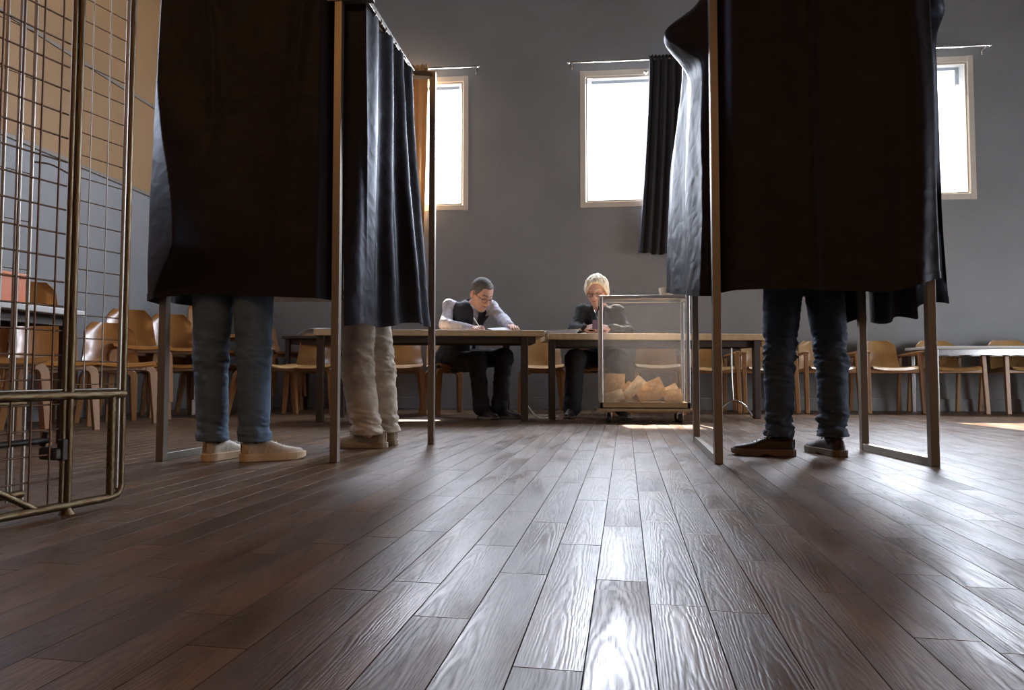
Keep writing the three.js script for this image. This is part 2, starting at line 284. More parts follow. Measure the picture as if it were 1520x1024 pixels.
// ---------------------------------------------------------------- floor of short oak-grain boards
const BOARD_W = 0.095, BOARD_TURN = Math.atan2(168, FOCAL) - Math.atan2(90, FOCAL);
{
  const along = V(Math.sin(BOARD_TURN), 0, -Math.cos(BOARD_TURN)), across = V(Math.cos(BOARD_TURN), 0, Math.sin(BOARD_TURN));
  const seam = atH(977.5, 1017.5).dot(across);                     // one seam read from the photograph
  // grain: eight strips of board, 2 m long, in one texture; rows across
  const STR = 8, TL = 2.0, TW = 1024, TH = 512;
  const strip = Array.from({ length: STR }, () => ({ c: rr(0.2, 0.8), q: rr(2.2, 7), s: rr(1.5, 4), o: rnd() * 50, k: rr(0.95, 1.06) }));
  const height = new Float32Array(TW * TH), tone = new Float32Array(TW * TH), gloss = new Float32Array(TW * TH);
  for (let y = 0; y < TH; y++) for (let x = 0; x < TW; x++) {
    const u = x / TW * TL, r = y / TH * STR, s = strip[Math.min(STR - 1, Math.floor(r))], v = r - Math.floor(r), per = 0.5 * Math.sin(u / TL * Math.PI * 2 + s.o);
    const wob = 0.35 * fbm(u * 5, v * 1.6 + s.o, s.o, 4);
    const ring = (v - s.c) * (v - s.c) * s.q * 3.2 + s.s * (u % 0.7) * 1.1 + wob * 2.4;
    const late = Math.pow(0.5 + 0.5 * Math.sin(ring * Math.PI * 2 * 1.9), 2.2);
    const pores = Math.pow(clamp(0.5 + 0.9 * N.noise(u * 30, v * 95 + s.o, s.o)), 2.5);
    const blotch = fbm(u * 3.2, v * 0.9 + s.o * 3, s.o, 4);
    height[y * TW + x] = clamp(0.62 - 0.3 * late - 0.3 * pores + 0.14 * blotch);
    tone[y * TW + x] = s.k * (0.92 - 0.13 * late - 0.16 * pores + 0.4 * blotch + 0.04 * per);
    gloss[y * TW + x] = clamp(0.56 + 0.12 * late + 0.42 * fbm(u * 2.1, v * 0.8 + s.o, 9 + s.o, 4) + 0.12 * pores);
  }
  const pick = (a) => (u, v) => a[Math.min(TH - 1, Math.floor(v * TH + 0.01)) * TW + Math.min(TW - 1, Math.floor(u * TW + 0.01))];
  const hT = tex(TW, TH, pick(height)), cT = tex(TW, TH, (u, v) => { const k = pick(tone)(u, v); return [0.86 * k, 0.84 * k, 0.83 * k]; }, true), gT = tex(TW, TH, (u, v) => { const k = pick(gloss)(u, v); return [0, k, 0]; });
  const tones = [[0.195, 0.106, 0.05], [0.18, 0.098, 0.046], [0.21, 0.115, 0.055], [0.188, 0.1, 0.045]].map((c) => mat({ color: RGB(...c), map: cT, bumpMap: hT, bumpScale: 0.0007, roughness: 0.68, roughnessMap: gT }));
  const floor = struct('floor', box(WALL_R - WALL_L + 2 * T, 0.1, -WALL_Z + WALL_N + 2 * T, (WALL_R + WALL_L) / 2, -0.056, (WALL_Z + WALL_N) / 2), mat({ color: RGB(0.012, 0.008, 0.006), roughness: 0.9 }));
  function boardGeo(len, k, u0) {
    const w = BOARD_W / 2 - 0.0009, l = len / 2 - 0.0008, c = 0.0002, pos = [], uv = [], idx = [];
    const ring = (x, z, y) => { for (const [sx, sz] of [[-1, 1], [1, 1], [1, -1], [-1, -1]]) { pos.push(sx * x, y, sz * z); uv.push((u0 + len / 2 - sz * z) / TL, (k + 0.5 + sx * x / BOARD_W * 0.96) / STR); } };
    ring(w - c, l - c, 0); ring(w, l, -0.0003); ring(w, l, -0.007);
    idx.push(0, 1, 2, 0, 2, 3);
    for (let r = 0; r < 2; r++) for (let i = 0; i < 4; i++) { const a = r * 4 + i, b = r * 4 + (i + 1) % 4; idx.push(a, a + 4, b + 4, a, b + 4, b); }
    const g = new THREE.BufferGeometry(); g.setIndex(idx); g.setAttribute('position', new THREE.Float32BufferAttribute(pos, 3)); g.setAttribute('uv', new THREE.Float32BufferAttribute(uv, 2));
    return toCreasedNormals(g, 0.2);
  }
  const lens = [0.38, 0.46, 0.55, 0.66], geos = new Map(), boards = [];
  const inX = (p) => p.x > WALL_L - 0.1 && p.x < WALL_R + 0.1 && p.z > WALL_Z - 0.1 && p.z < WALL_N + 0.1;
  for (let i = -100; i < 100; i++) {
    const b = seam + (i + 0.5) * BOARD_W;
    let a = -6.5 + rnd() * 0.5;
    while (a < 9) {
      const len = lens[Math.floor(rnd() * 4)], k = Math.floor(rnd() * STR), c = a + len / 2, u0 = Math.floor(rnd() * 5) * 0.3;
      const at = across.clone().multiplyScalar(b).addScaledVector(along, c), tn = Math.floor(rnd() * 4), dy = -rnd() * 0.0002, rx = rr(-1, 1) * 0.0003, rz = rr(-1, 1) * 0.0009;
      if (inX(at)) boards.push({ at, len, k, u0, tn, dy, rx, rz });
      a += len;
    }
  }
  const frustumPx = (p) => { const q = p.clone().applyMatrix4(camera.matrixWorldInverse); return q.z > -0.5 ? null : [760 + FOCAL * q.x / -q.z, 512 - FOCAL * q.y / -q.z, -q.z]; };
  camera.matrixWorldInverse.copy(camera.matrixWorld).invert();
  for (const q of boards) { const s = frustumPx(q.at); q.size = s && s[0] > -60 && s[0] < 1580 && s[1] < 1090 ? q.len / (s[2] * s[2] * s[2]) : 0; }
  boards.sort((p, q) => q.size - p.size);
  const rest = [[], [], [], []];
  boards.forEach((q, i) => {
    const key = `${q.len}/${q.k}/${q.u0}`;
    if (!geos.has(key)) geos.set(key, boardGeo(q.len, q.k, q.u0));
    const e = new THREE.Matrix4().makeRotationFromEuler(new THREE.Euler(q.rx, -BOARD_TURN, q.rz, 'YXZ')).setPosition(q.at.x, q.dy, q.at.z);
    if (i < 300) { const m = part('board', geos.get(key), tones[q.tn], floor); m.applyMatrix4(e); } else rest[q.tn].push(geos.get(key).clone().applyMatrix4(e));
  });
  rest.forEach((list, i) => { if (list.length) { const m = part('board', mergeGeometries(list), tones[i], floor); m.userData.kind = 'stuff'; } });
}

// warm lamps of the hall, hung behind the photographer
function hallLamp(x, y, z, power) {
  const o = thing('ceiling_lamp', 'long warm ceiling lamp hung in the hall behind the booths', 'lamp', [x, y, z], 0, 'warm hall lamps');
  part('housing', box(1.3, 0.07, 0.28, 0, 0.035, 0, 0.01), M.white, o);
  part('diffuser', box(1.24, 0.02, 0.22, 0, -0.011, 0, 0.004), M.lamp, o);
  for (const s of [-1, 1]) part('cable', rod(V(s * 0.5, 0.07, 0), V(s * 0.5, ROOM_H - y, 0), 0.004, 6), M.darkIron, o);
  const l = new THREE.RectAreaLight(0xffb066, power, 1.24, 0.22); l.position.set(x, y - 0.03, z); l.lookAt(x, -1, z); scene.add(l);
}
hallLamp(-2.3, 3.9, 0.9, 40); hallLamp(2.6, 3.9, 2.4, 40);

// ---------------------------------------------------------------- window dressing
BACK_WINDOWS.forEach(([a, b], i) => {
  const o = thing('curtain_rod', ['metal curtain rod over the window with a tan curtain', 'metal curtain rod over the window with a dark pleated curtain', 'metal curtain rod over the window without a curtain'][i], 'curtain rod', [(a + b) / 2, 3.845, WALL_Z]);
  const w = (b - a) / 2 + 0.13;
  part('rod', rod(V(-w, 0, 0.09), V(w, 0, 0.09), 0.011), M.rail, o);
  for (const s of [-1, 1]) { part('bracket', [box(0.02, 0.075, 0.012, s * (w - 0.03), -0.02, 0.006, 0.003), rod(V(s * (w - 0.03), -0.012, 0), V(s * (w - 0.03), -0.012, 0.1), 0.007)], M.rail, o); part('finial', new THREE.SphereGeometry(0.018, 12, 8).translate(s * (w + 0.008), 0, 0.09), M.rail, o); }
});
function hungCurtain(name, label, x0, x1, b0, b1, yb, n, m, amp) {   // pleated cloth on a rod, x0..x1 at the top, b0..b1 at the hem
  const o = thing(name, label, 'curtain', [(x0 + x1) / 2, 0, WALL_Z]);
  const cx = (x0 + x1) / 2, top = 3.835;
  part('cloth', sheet(n * 12, 26, (u, v) => {
    const x = lerp(lerp(x0, x1, u), lerp(b0, b1, u), Math.pow(v, 1.3)) - cx, k = lerp(0.7, 1.15, v);
    return V(x + 0.006 * Math.sin(u * n * 12.57 + 1), lerp(top + 0.012, yb + 0.012 * Math.sin(u * 17), v), 0.105 + amp * k * Math.sin(u * n * Math.PI * 2 + 0.5 * Math.sin(v * 3 + u * 9)) + 0.01 * N.noise(u * 6, v * 4, 3));
  }, 0.003, x1 - x0, 2), m, o);
  part('header', grid(n * 16, 6, (u, v) => V(lerp(x0, x1, u) - cx, lerp(top - 0.02, top + 0.05 + 0.012 * N.noise(u * 40, 1, 2), v), 0.1 + 0.02 * Math.sin(u * n * Math.PI * 4 + v * 2)), x1 - x0, 0.1), m, o);
}
hungCurtain('window_curtain', 'dark charcoal pleated curtain drawn aside at the middle window', 0.845, 1.56, 0.71, 1.5, 1.69, 9, M.windowCurtain, 0.028);
hungCurtain('tan_curtain', 'tan curtain glowing against the light at the window beside the left booth', -2.66, -1.62, -2.66, -1.66, 1.95, 9, M.tanCurtain, 0.022);

// ---------------------------------------------------------------- voting booths: steel frames and hanging cloths
const BH = 2.11, PW = 0.035;
function postsAndRails(o, posts, rails) {
  for (const [x, z] of posts) part('post', bar(V(x, 0.001, z), V(x, BH, z), PW), M.post, o);
  for (const [n, a, b] of rails) part(n, bar(V(...a), V(...b), PW * 0.9, PW, 0.002), M.post, o);
}
const A = [-1.84, -2.89], B = [-1.05, -2.915], C = [-0.787, -3.72], D = [-1.79, -3.53];
{
  const o = thing('voting_booth', 'steel framed voting booth beside the wire cage, curtained in front and at its side', 'voting booth', [-1.4, 0, -3.2]);
  const L = ([x, z]) => [x + 1.4, z + 3.2], y = BH - 0.018, a = L(A), b = L(B), c = L(C), d = L(D);
  postsAndRails(o, [a, b, c, d], [['base_bar', [a[0], 0.018, a[1] - 0.017], [d[0], 0.018, d[1] + 0.017]], ['top_bar', [a[0], y, a[1]], [b[0] + 0.16, y, b[1]]], ['top_bar', [a[0], y, a[1]], [d[0], y, d[1]]], ['top_bar', [d[0], y, d[1]], [c[0], y, c[1]]]]);
  part('curtain_rail', bar(V(0.47, y + 0.002, 0.3), V(0.505, y + 0.002, -0.5), 0.022, 0.03, 0.003), M.rail, o);
  part('writing_shelf', box(0.74, 0.025, 0.3, -0.03, 0.795, -0.2, 0.004), M.tableGrey, o);
}
const P = [0.63, -3.02], Q = [0.7, -3.93], R = [1.522, -3.02], S4 = [1.49, -3.625];
{
  const o = thing('voting_booth', 'steel framed voting booth by the ballot box, wrapped in dark cloth', 'voting booth', [1.1, 0, -3.4]);
  const L = ([x, z]) => [x - 1.1, z + 3.4], y = BH - 0.018, p = L(P), q = L(Q), r = L(R), s = L(S4);
  postsAndRails(o, [p, q, r, s], [['base_bar', [p[0], 0.018, p[1] - 0.017], [q[0], 0.018, q[1] + 0.017]], ['base_bar', [r[0], 0.018, r[1] - 0.017], [s[0], 0.018, s[1] + 0.017]], ['top_bar', [p[0], y, p[1]], [r[0], y, r[1]]], ['top_bar', [p[0], y, p[1]], [q[0], y, q[1]]], ['top_bar', [r[0], y, r[1]], [s[0], y, s[1]]], ['top_bar', [q[0], y, q[1]], [s[0], y, s[1]]]]);
  part('writing_shelf', box(0.8, 0.025, 0.3, 0, 0.93, -0.3, 0.004), M.tableGrey, o);
}
const crumple = (x, y, z) => 0.7 * N.noise(x * 3.5, y * 1.6, z * 3.5) + 0.2 * Math.abs(N.noise(x * 9 + y * 3, y * 4, z * 8)) + 0.05 * N.noise(x * 26, y * 14, z * 22);
function boothCurtain(name, label, fn, nu, nv, us) {
  const g = grid(nu, nv, fn, us, 1.4); g.computeBoundingBox(); const c = g.boundingBox.getCenter(V(0, 0, 0)); c.y = 0;
  const o = thing(name, label, 'curtain', [c.x, 0, c.z]);
  part('cloth', g.translate(-c.x, 0, -c.z), M.curtain, o);
  // turned-up hem along the lower edge
  const hem = grid(nu, 3, (u, v) => { const a = fn(u, 1 - v * 0.022), b = fn(u, 0.94); const d = fn(Math.min(1, u + 0.01), 1).sub(fn(Math.max(0, u - 0.01), 1)); const n = V(-d.z, 0, d.x).normalize().multiplyScalar(name === 'booth_side_curtain' ? -0.0025 : 0.0025); return a.add(n).sub(V(c.x, 0, c.z)); }, us, 0.03);
  part('hem', hem, M.curtain, o);
  return o;
}
// left booth, front: stretched flat, its outer edge folded round the corner post
boothCurtain('booth_front_curtain', 'black cloth across the front of the left booth, folded back at its outer edge', (u, v) => {
  const y = lerp(BH + 0.01, 0.733 + 0.012 * Math.sin(u * 5) - 0.02 * smooth(0.25, 0, u), v);
  const x = lerp(-1.89 - 0.02 * v, -1.032, u), s = smooth(0.2, 0.82, v) * (1 - 0.75 * smooth(0.84, 1, v)), uf = 0.035 + 0.215 * s;
  const ridge = 0.02 + 0.15 * s, fold = u < uf ? ridge * Math.pow(u / uf, 0.85) - 0.11 * smooth(0.03, 0, u) : ridge * Math.exp(-(u - uf) * 9);
  const drape = 0.018 * Math.exp(-Math.pow((u - 0.82 + 0.16 * v) / 0.035, 2)) * (1 - v * 0.6) + 0.012 * Math.exp(-Math.pow((u - 0.28 - 0.06 * Math.sin(v * 4)) / 0.03, 2)) * smooth(0.75, 0.2, v) + 0.02 * Math.sin(u * 7 + v * 2) * v;
  return V(x, y, -2.862 + (fold + drape + 0.016 * crumple(x, y, 0.3)) * smooth(1, 0.93, u) - 0.085 * smooth(0.9, 0.955, u));
}, 110, 150, 0.8);
// left booth, far-left side
boothCurtain('booth_side_curtain', 'dark navy cloth along the outer side of the left booth', (u, v) => {
  const z = lerp(-2.915, -3.56, u), x = lerp(-1.86, -1.81, u), y = lerp(BH, 0.735 - 0.03 * u, v);
  return V(x - 0.025 + 0.02 * Math.sin(u * 16 + v) * (0.4 + v) + 0.02 * crumple(x, y, z), y, z);
}, 50, 60, 0.7);
// left booth, right side: hangs in folds from the silver rail and bells out towards the far post
boothCurtain('booth_draw_curtain', 'dark navy curtain gathered on the silver rail of the left booth', (u, v) => {
  const k = Math.pow(v, 1.25), z = lerp(u < 0.2 ? -2.945 : lerp(-2.945, -3.67, (u - 0.2) / 0.8), lerp(-2.95, -3.69, u), k), x0 = u < 0.2 ? lerp(-1.062, -0.93, u / 0.2) : lerp(-0.93, -0.895, (u - 0.2) / 0.8), x1 = lerp(-1.05, -0.775, Math.pow(u, 0.8));
  const gather = 0.5 + 0.5 * smooth(0.25, 0.6, u), f = 0.02 * gather * Math.sin(Math.pow(u, 1.2) * 30 + 0.8 * Math.sin(v * 2.2)) + 0.035 * v * Math.sin(u * 9.5 + 0.6);
  const y = lerp(BH - 0.03 + 0.03 * smooth(0.3, 0.1, u), lerp(0.605, 0.665, u) + 0.012 * Math.sin(u * 12), v);
  return V(lerp(x0, x1, k) + f + 0.015 * crumple(x1, y, z), y, z);
}, 120, 110, 0.9);
for (let k = 0; k < 9; k++) { const u = (k + 0.5) / 9, z = lerp(-2.99, -3.67, u), x = lerp(-0.93, -0.895, u); single('curtain_ring', new THREE.TorusGeometry(0.016, 0.003, 6, 14).rotateY(rr(-0.3, 0.3)).translate(x, BH - 0.028, z), M.rail, 'small metal ring holding the navy curtain on the rail of the left booth', 'curtain ring', 'rings on the booth curtain rail'); }
// right booth, front
boothCurtain('booth_front_curtain', 'black cloth stretched across the front of the booth by the ballot box', (u, v) => {
  const x = lerp(0.61, 1.562 + 0.015 * v, u), y = lerp(BH + 0.01, 0.745 + 0.01 * Math.sin(u * 6) + 0.055 * smooth(0.72, 1, u), v);
  const right = smooth(0.8, 1, u), sag = 0.02 * Math.cos(u * Math.PI) * (1 - v);
  const ripple = 0.022 * Math.exp(-Math.pow((u - 0.86 - 0.04 * Math.sin(v * 3)) / 0.05, 2)) + 0.01 * Math.sin(u * 9 + 1.4 * v) + 0.008 * Math.exp(-Math.pow((u - 0.45) / 0.012, 2)) + 0.016 * Math.exp(-Math.pow((u - 0.03 - 0.03 * v) / 0.02, 2));
  return V(x, y, -2.982 + ripple - 0.11 * smooth(0.965, 1, u) + sag * 0.3 + 0.012 + 0.014 * crumple(x, y, 4.2) - 0.1 * smooth(0.1, 0.03, u));
}, 120, 140, 0.95);
// right booth, left side: lit cloth along the side frame, with the loose corner flap at the top
boothCurtain('booth_side_curtain', 'navy cloth with bluish sheen on the ballot box side of the right booth', (u, v) => {
  const z = lerp(-3.046, -3.96, u), y = lerp(BH + 0.01, lerp(0.735, 0.86, u), v);
  const flap = 0.17 * Math.exp(-Math.pow((y - 1.98) / 0.1, 2)) * smooth(0.5, 0.12, u) * smooth(0, 0.1, u);
  const x = lerp(lerp(0.64, 0.6, smooth(0, 0.06, u)), 0.645, u) - 0.03 * v * smooth(0, 0.06, u) - 0.075 * u * smooth(0, 0.5, v) - flap;
  return V(x - 0.004 + 0.012 * Math.sin(u * 14 + 1.5 * v) * (0.5 + v) + 0.02 * crumple(x, y, z), y, z);
}, 100, 120, 1.0);
// right booth, right side: hangs lower at the back
boothCurtain('booth_tail_curtain', 'black cloth hanging lowest at the wall side of the right booth', (u, v) => {
  const z = lerp(-3.03, -3.7, u), yb = lerp(0.69, u > 0.28 ? 0.655 : 0.7, smooth(0, 0.3, u)), y = lerp(BH + 0.01, yb + 0.012 * Math.sin(u * 14), v);
  const flap = 0.05 * Math.exp(-Math.pow((y - 1.99) / 0.09, 2)) * smooth(0.5, 0.05, u);
  const x = lerp(1.565, 1.535, u) + 0.02 * v + flap;
  return V(x + 0.016 * Math.sin(u * 18 + v) + 0.02 * crumple(x, y, z), y, z);
}, 60, 80, 0.8);
boothCurtain('booth_back_curtain', 'black cloth along the rear of the right booth, bunched at its corner', (u, v) => {
  const x = lerp(1.28, 1.53, u), y = lerp(BH, 0.665 + 0.012 * Math.sin(u * 9), v);
  return V(x, y, -3.66 + 0.02 * Math.sin(u * 15 + v) + 0.02 * crumple(x, y, 8));
}, 40, 60, 0.3);

// ---------------------------------------------------------------- tables
function makeTable(name, label, corner, turn, len, dep, h, top, edge, leg, legW, legs) {   // corner = front left corner on the floor
  const o = thing(name, label, 'table', [corner[0], 0, corner[1]], turn);
  part('tabletop', box(len, edge, dep, len / 2, h - edge / 2, -dep / 2, 0.006), top, o);
  part('apron', [box(len - 0.14, 0.055, 0.02, len / 2, h - edge - 0.0275, -0.075), box(len - 0.14, 0.055, 0.02, len / 2, h - edge - 0.0275, -dep + 0.075), box(0.02, 0.055, dep - 0.15, 0.08, h - edge - 0.0275, -dep / 2), box(0.02, 0.055, dep - 0.15, len - 0.08, h - edge - 0.0275, -dep / 2)], leg, o);
  for (const [x, z] of legs ?? [[0.05, -0.05], [len - 0.08, -0.05], [0.05, -dep + 0.05], [len - 0.08, -dep + 0.05]]) part('leg', box(legW, h - edge, legW, x, (h - edge) / 2 + 0.0005, z, 0.004), leg, o);
  return o;
}
const T1 = { p: [-2.09, -5.28], t: Math.atan2(0.3, 1.86), h: 0.752 }, T2 = { p: [-0.2, -5.72], t: Math.atan2(0.3, 1.86), h: 0.737 };
makeTable('polling_table', 'long pale-topped table where the man in the vest writes', T1.p, T1.t, 1.885, 0.64, T1.h, M.tableTop, 0.05, M.tableDark, 0.058, [[0.05, -0.05], [1.72, -0.05], [0.12, -0.58], [1.6, -0.58]]);
makeTable('polling_table', 'long pale-topped table behind the clear ballot box', T2.p, T2.t, 1.96, 0.64, T2.h, M.tableTop, 0.055, M.tableDark, 0.055, [[0.03, -0.05], [1.83, -0.05], [0.1, -0.58], [1.66, -0.56]]);
const onTable = (t, x, z) => { const q = V(x, 0, -z).applyAxisAngle(V(0, 1, 0), t.t); return [t.p[0] + q.x, t.h, t.p[1] + q.z]; };
{ // steel brace under the far end of the second table and a white cable by its near legs
  const b = onTable(T2, 1.72, 0.3);
  single('folding_brace', [tube([V(b[0] - 0.17, 0.012, b[2] + 0.06), V(b[0] - 0.09, 0.1, b[2] + 0.02), V(b[0] + 0.0, 0.15, b[2]), V(b[0] + 0.09, 0.11, b[2] + 0.03), V(b[0] + 0.15, 0.012, b[2] + 0.09)], 0.009, 30), tube([V(b[0], 0.15, b[2]), V(b[0] - 0.01, 0.4, b[2]), V(b[0] - 0.01, 0.63, b[2])], 0.009, 12)], M.steel, 'bent chrome brace standing under the table behind the ballot box', 'table brace');
  const c = atH(790, 596, 0.1);
  single('power_cable', tube([V(c.x - 0.03, 0.13, -6.2), V(c.x + 0.01, 0.14, -6.0), V(c.x + 0.05, 0.08, -5.95), V(c.x + 0.12, 0.01, -5.93), V(c.x + 0.3, 0.008, -6.1)], 0.006, 30), M.white, 'white cable looping to the floor between the two polling tables', 'cable');
}
makeTable('side_table', 'dark brown wooden table against the back wall behind the person in jeans', [-3.0, -6.72], 0, 0.98, 0.6, 0.785, M.tableDark, 0.03, M.tableDark, 0.045);
makeTable('wall_table', 'grey-topped table beside the wire cage with an orange crate on it', [-3.52, -2.0], 0, 0.72, 1.64, 0.752, M.tableGrey, 0.035, M.tableDark, 0.045);
makeTable('low_table', 'low grey-topped table over the armchairs along the back wall', [3.42, -6.75], 0, 1.36, 0.55, 0.655, M.tableGrey, 0.028, M.steel, 0.035);
makeTable('low_table', 'low grey-topped table at the end of the armchair row', [4.79, -6.75], 0, 1.4, 0.55, 0.65, M.tableGrey, 0.028, M.steel, 0.035);
{
  const o = thing('storage_crate', 'translucent orange plastic crate on the grey table behind the cage', 'crate', [-3.12, 0.752, -3.2]);
  part('body', [box(0.4, 0.012, 0.3, 0, 0.006, 0), box(0.4, 0.15, 0.01, 0, 0.08, 0.145, 0.003), box(0.4, 0.15, 0.01, 0, 0.08, -0.145, 0.003), box(0.01, 0.15, 0.29, -0.195, 0.08, 0, 0.003), box(0.01, 0.15, 0.29, 0.195, 0.08, 0, 0.003)], M.orange, o);
  part('rim', [box(0.43, 0.022, 0.025, 0, 0.16, 0.15, 0.006), box(0.43, 0.022, 0.025, 0, 0.16, -0.15, 0.006), box(0.025, 0.022, 0.3, 0.205, 0.16, 0, 0.006), box(0.025, 0.022, 0.3, -0.205, 0.16, 0, 0.006)], M.orange, o);
}

// ---------------------------------------------------------------- chairs
function legShape(s, foot, top, h) {                                 // a tapered leg that bends into the seat rail; s = side
  const q = new THREE.Shape(); q.moveTo(s * foot, 0); q.lineTo(s * (top + 0.004), h - 0.07); q.quadraticCurveTo(s * top, h, s * (top - 0.075), h); q.lineTo(s * (top - 0.075), h - 0.034); q.quadraticCurveTo(s * (top - 0.042), h - 0.036, s * (top - 0.044), h - 0.09); q.lineTo(s * (foot - 0.03), 0); q.closePath();
  const g = new THREE.ExtrudeGeometry(q, { depth: 0.034, bevelEnabled: true, bevelSize: 0.004, bevelThickness: 0.004, bevelSegments: 1, curveSegments: 6 }); g.translate(0, 0, -0.017); return boxUV(g);
}
function shellSheet(w0, w1, top, seatY) {                            // one bent sheet: front lip, seat, back
  const prof = new THREE.CatmullRomCurve3([V(0, seatY - 0.022, 0.235), V(0, seatY + 0.004, 0.2), V(0, seatY, 0.08), V(0, seatY - 0.018, -0.08), V(0, seatY - 0.005, -0.165), V(0, seatY + 0.06, -0.205), V(0, seatY + 0.18, -0.228), V(0, top, -0.27)]);
  return sheet(16, 30, (u, v) => {
    const p = prof.getPoint(1 - v), b = smooth(0.6, 0.3, v), corner = 1 - 0.34 * Math.pow(smooth(0.085, 0, v), 2.2) - 0.1 * Math.pow(smooth(0.95, 1, v), 2);
    const w = lerp(w0, lerp(w0 * 0.98, w1, smooth(0.45, 0.0, v)), b) * corner, x = (u - 0.5) * w, k = (u - 0.5) * 2;
    return V(x, p.y + 0.016 * k * k * (1 - b), p.z + 0.05 * k * k * b);
  }, 0.012, 0.4, 0.9);
}
function makeChair(label, m) {
  const o = thing('shell_chair', label, 'chair');
  part('shell', shellSheet(0.43, 0.36, 0.81, 0.462), m, o);
  for (const s of [-1, 1]) {
    part('leg', legShape(s, 0.245, 0.232, 0.45).rotateX(-0.05).translate(0, 0, 0.19), M.chairLeg, o);
    part('leg', legShape(s, 0.225, 0.2, 0.435).rotateX(0.2).translate(0, 0, -0.26), M.chairLeg, o);
  }
  part('front_rail', box(0.34, 0.034, 0.036, 0, 0.432, 0.168, 0.008), M.chairLeg, o);
  part('rear_rail', box(0.28, 0.034, 0.036, 0, 0.412, -0.176, 0.008), M.chairLeg, o);
  return o;
}
function makeArmchair(label) {
  const o = thing('armchair', label, 'armchair');
  part('shell', shellSheet(0.42, 0.37, 0.735, 0.44), M.shellPale, o);
  for (const s of [-1, 1]) {
    part('leg', bar(V(s * 0.255, 0.001, 0.215), V(s * 0.245, 0.6, 0.18), 0.042, 0.032, 0.006), M.chairLeg, o);
    part('leg', bar(V(s * 0.24, 0.001, -0.27), V(s * 0.235, 0.56, -0.21), 0.036, 0.032, 0.006), M.chairLeg, o);
    part('armrest', bar(V(s * 0.246, 0.603, 0.215), V(s * 0.238, 0.575, -0.24), 0.044, 0.024, 0.008), M.chairLeg, o);
    part('side_rail', bar(V(s * 0.235, 0.425, 0.19), V(s * 0.23, 0.41, -0.22), 0.03, 0.035, 0.004), M.chairLeg, o);
  }
  part('front_rail', box(0.46, 0.034, 0.03, 0, 0.415, 0.185, 0.006), M.chairLeg, o);
  part('rear_rail', box(0.45, 0.034, 0.03, 0, 0.41, -0.215, 0.006), M.chairLeg, o);
  return o;
}
let chairProto = null, paleProto = null, armProto = null;
function chair(x, z, turn, label, group, y = 0, pale = false) {
  if (pale) { if (!paleProto) { paleProto = makeChair(label, M.shellPale); paleProto.position.set(x, y, z); paleProto.rotation.y = turn; if (group) paleProto.userData.group = group; return; } copy(paleProto, [x, y, z], turn, label, group); return; }
  if (!chairProto) { chairProto = makeChair(label, M.shell); chairProto.position.set(x, y, z); chairProto.rotation.y = turn; if (group) chairProto.userData.group = group; return; }
  copy(chairProto, [x, y, z], turn, label, group);
}
function armchair(x, z, turn, label, group) {
  if (!armProto) { armProto = makeArmchair(label); armProto.position.set(x, 0, z); armProto.rotation.y = turn; if (group) armProto.userData.group = group; return; }
  copy(armProto, [x, 0, z], turn, label, group);
}
const GL = 'chairs lined up at the left wall', GS = 'stacked chairs at the left wall';
const stack = (x, z, turn, n, where) => { for (let k = 0; k < n; k++) chair(x + 0.046 * k * Math.sin(turn), z + 0.046 * k * Math.cos(turn), turn, `glossy amber moulded chair, ${k === 0 ? 'lowest' : k === n - 1 ? 'topmost' : 'middle one'} in the ${where}`, GS, 0.15 * k); };
chair(-3.12, -3.3, 1.3, 'glossy amber moulded chair under the grey table behind the cage', null);
chair(-3.62, -4.38, 1.0, 'glossy amber moulded chair just past the end of the grey table', null);
stack(-4.1, -4.76, 0.9, 3, 'tall stack of three behind the grey table');
chair(-3.6, -5.04, 0.9, 'glossy amber moulded chair standing alone before the stacks by the left wall', null);
stack(-3.76, -5.48, 0.85, 2, 'stack of two next to the lone chair');
stack(-3.68, -5.95, 0.8, 2, 'stack of two beside the left booth post');
stack(-3.62, -6.45, 0.9, 3, 'stack of three near the back wall');
stack(-3.2, -6.95, 1.2, 2, 'stack of two in the wall corner');
chair(-2.62, -6.62, 0.15, 'amber moulded chair pushed under the dark brown table at the back wall', null, 0, true);
chair(-2.95, -6.25, 1.35, 'amber moulded chair beside the dark brown table at the back wall', null, 0, true);
chair(-1.66, -6.42, 0.2, 'amber moulded chair standing empty beside the man, behind his table', null, 0, true);
const manChair = atZ(668, 560, -6.42);
chair(manChair.x, -6.5, 0.62, 'amber moulded chair the man in the vest sits on', null);
chair(-0.31, -6.95, 0.05, 'amber moulded chair standing empty between the man and the woman', null, 0, true);
chair(0.18, -6.62, -0.08, 'amber moulded chair the blond woman sits on', null);
chair(0.83, -6.75, -0.05, 'amber moulded chair seen through the clear ballot box', null, 0, true);
armchair(1.36, -6.98, 0.05, 'pale wooden armchair behind the ballot box table, next to the booth', null);
armchair(1.95, -7.08, 0.0, 'pale wooden armchair by the end of the polling table at the back wall', null);
armchair(2.54, -7.08, 0.02, 'pale wooden armchair at the back wall behind the person in dark jeans', null);
armchair(3.13, -7.08, 0, 'pale wooden armchair at the back wall beside the low table', null);
armchair(3.72, -7.1, 0, 'pale wooden armchair tucked under the end of the low table', null);
armchair(4.42, -7.1, 0, 'pale wooden armchair tucked under the middle of the low tables', null);
armchair(5.1, -7.1, 0, 'pale wooden armchair tucked under the last low table', null);

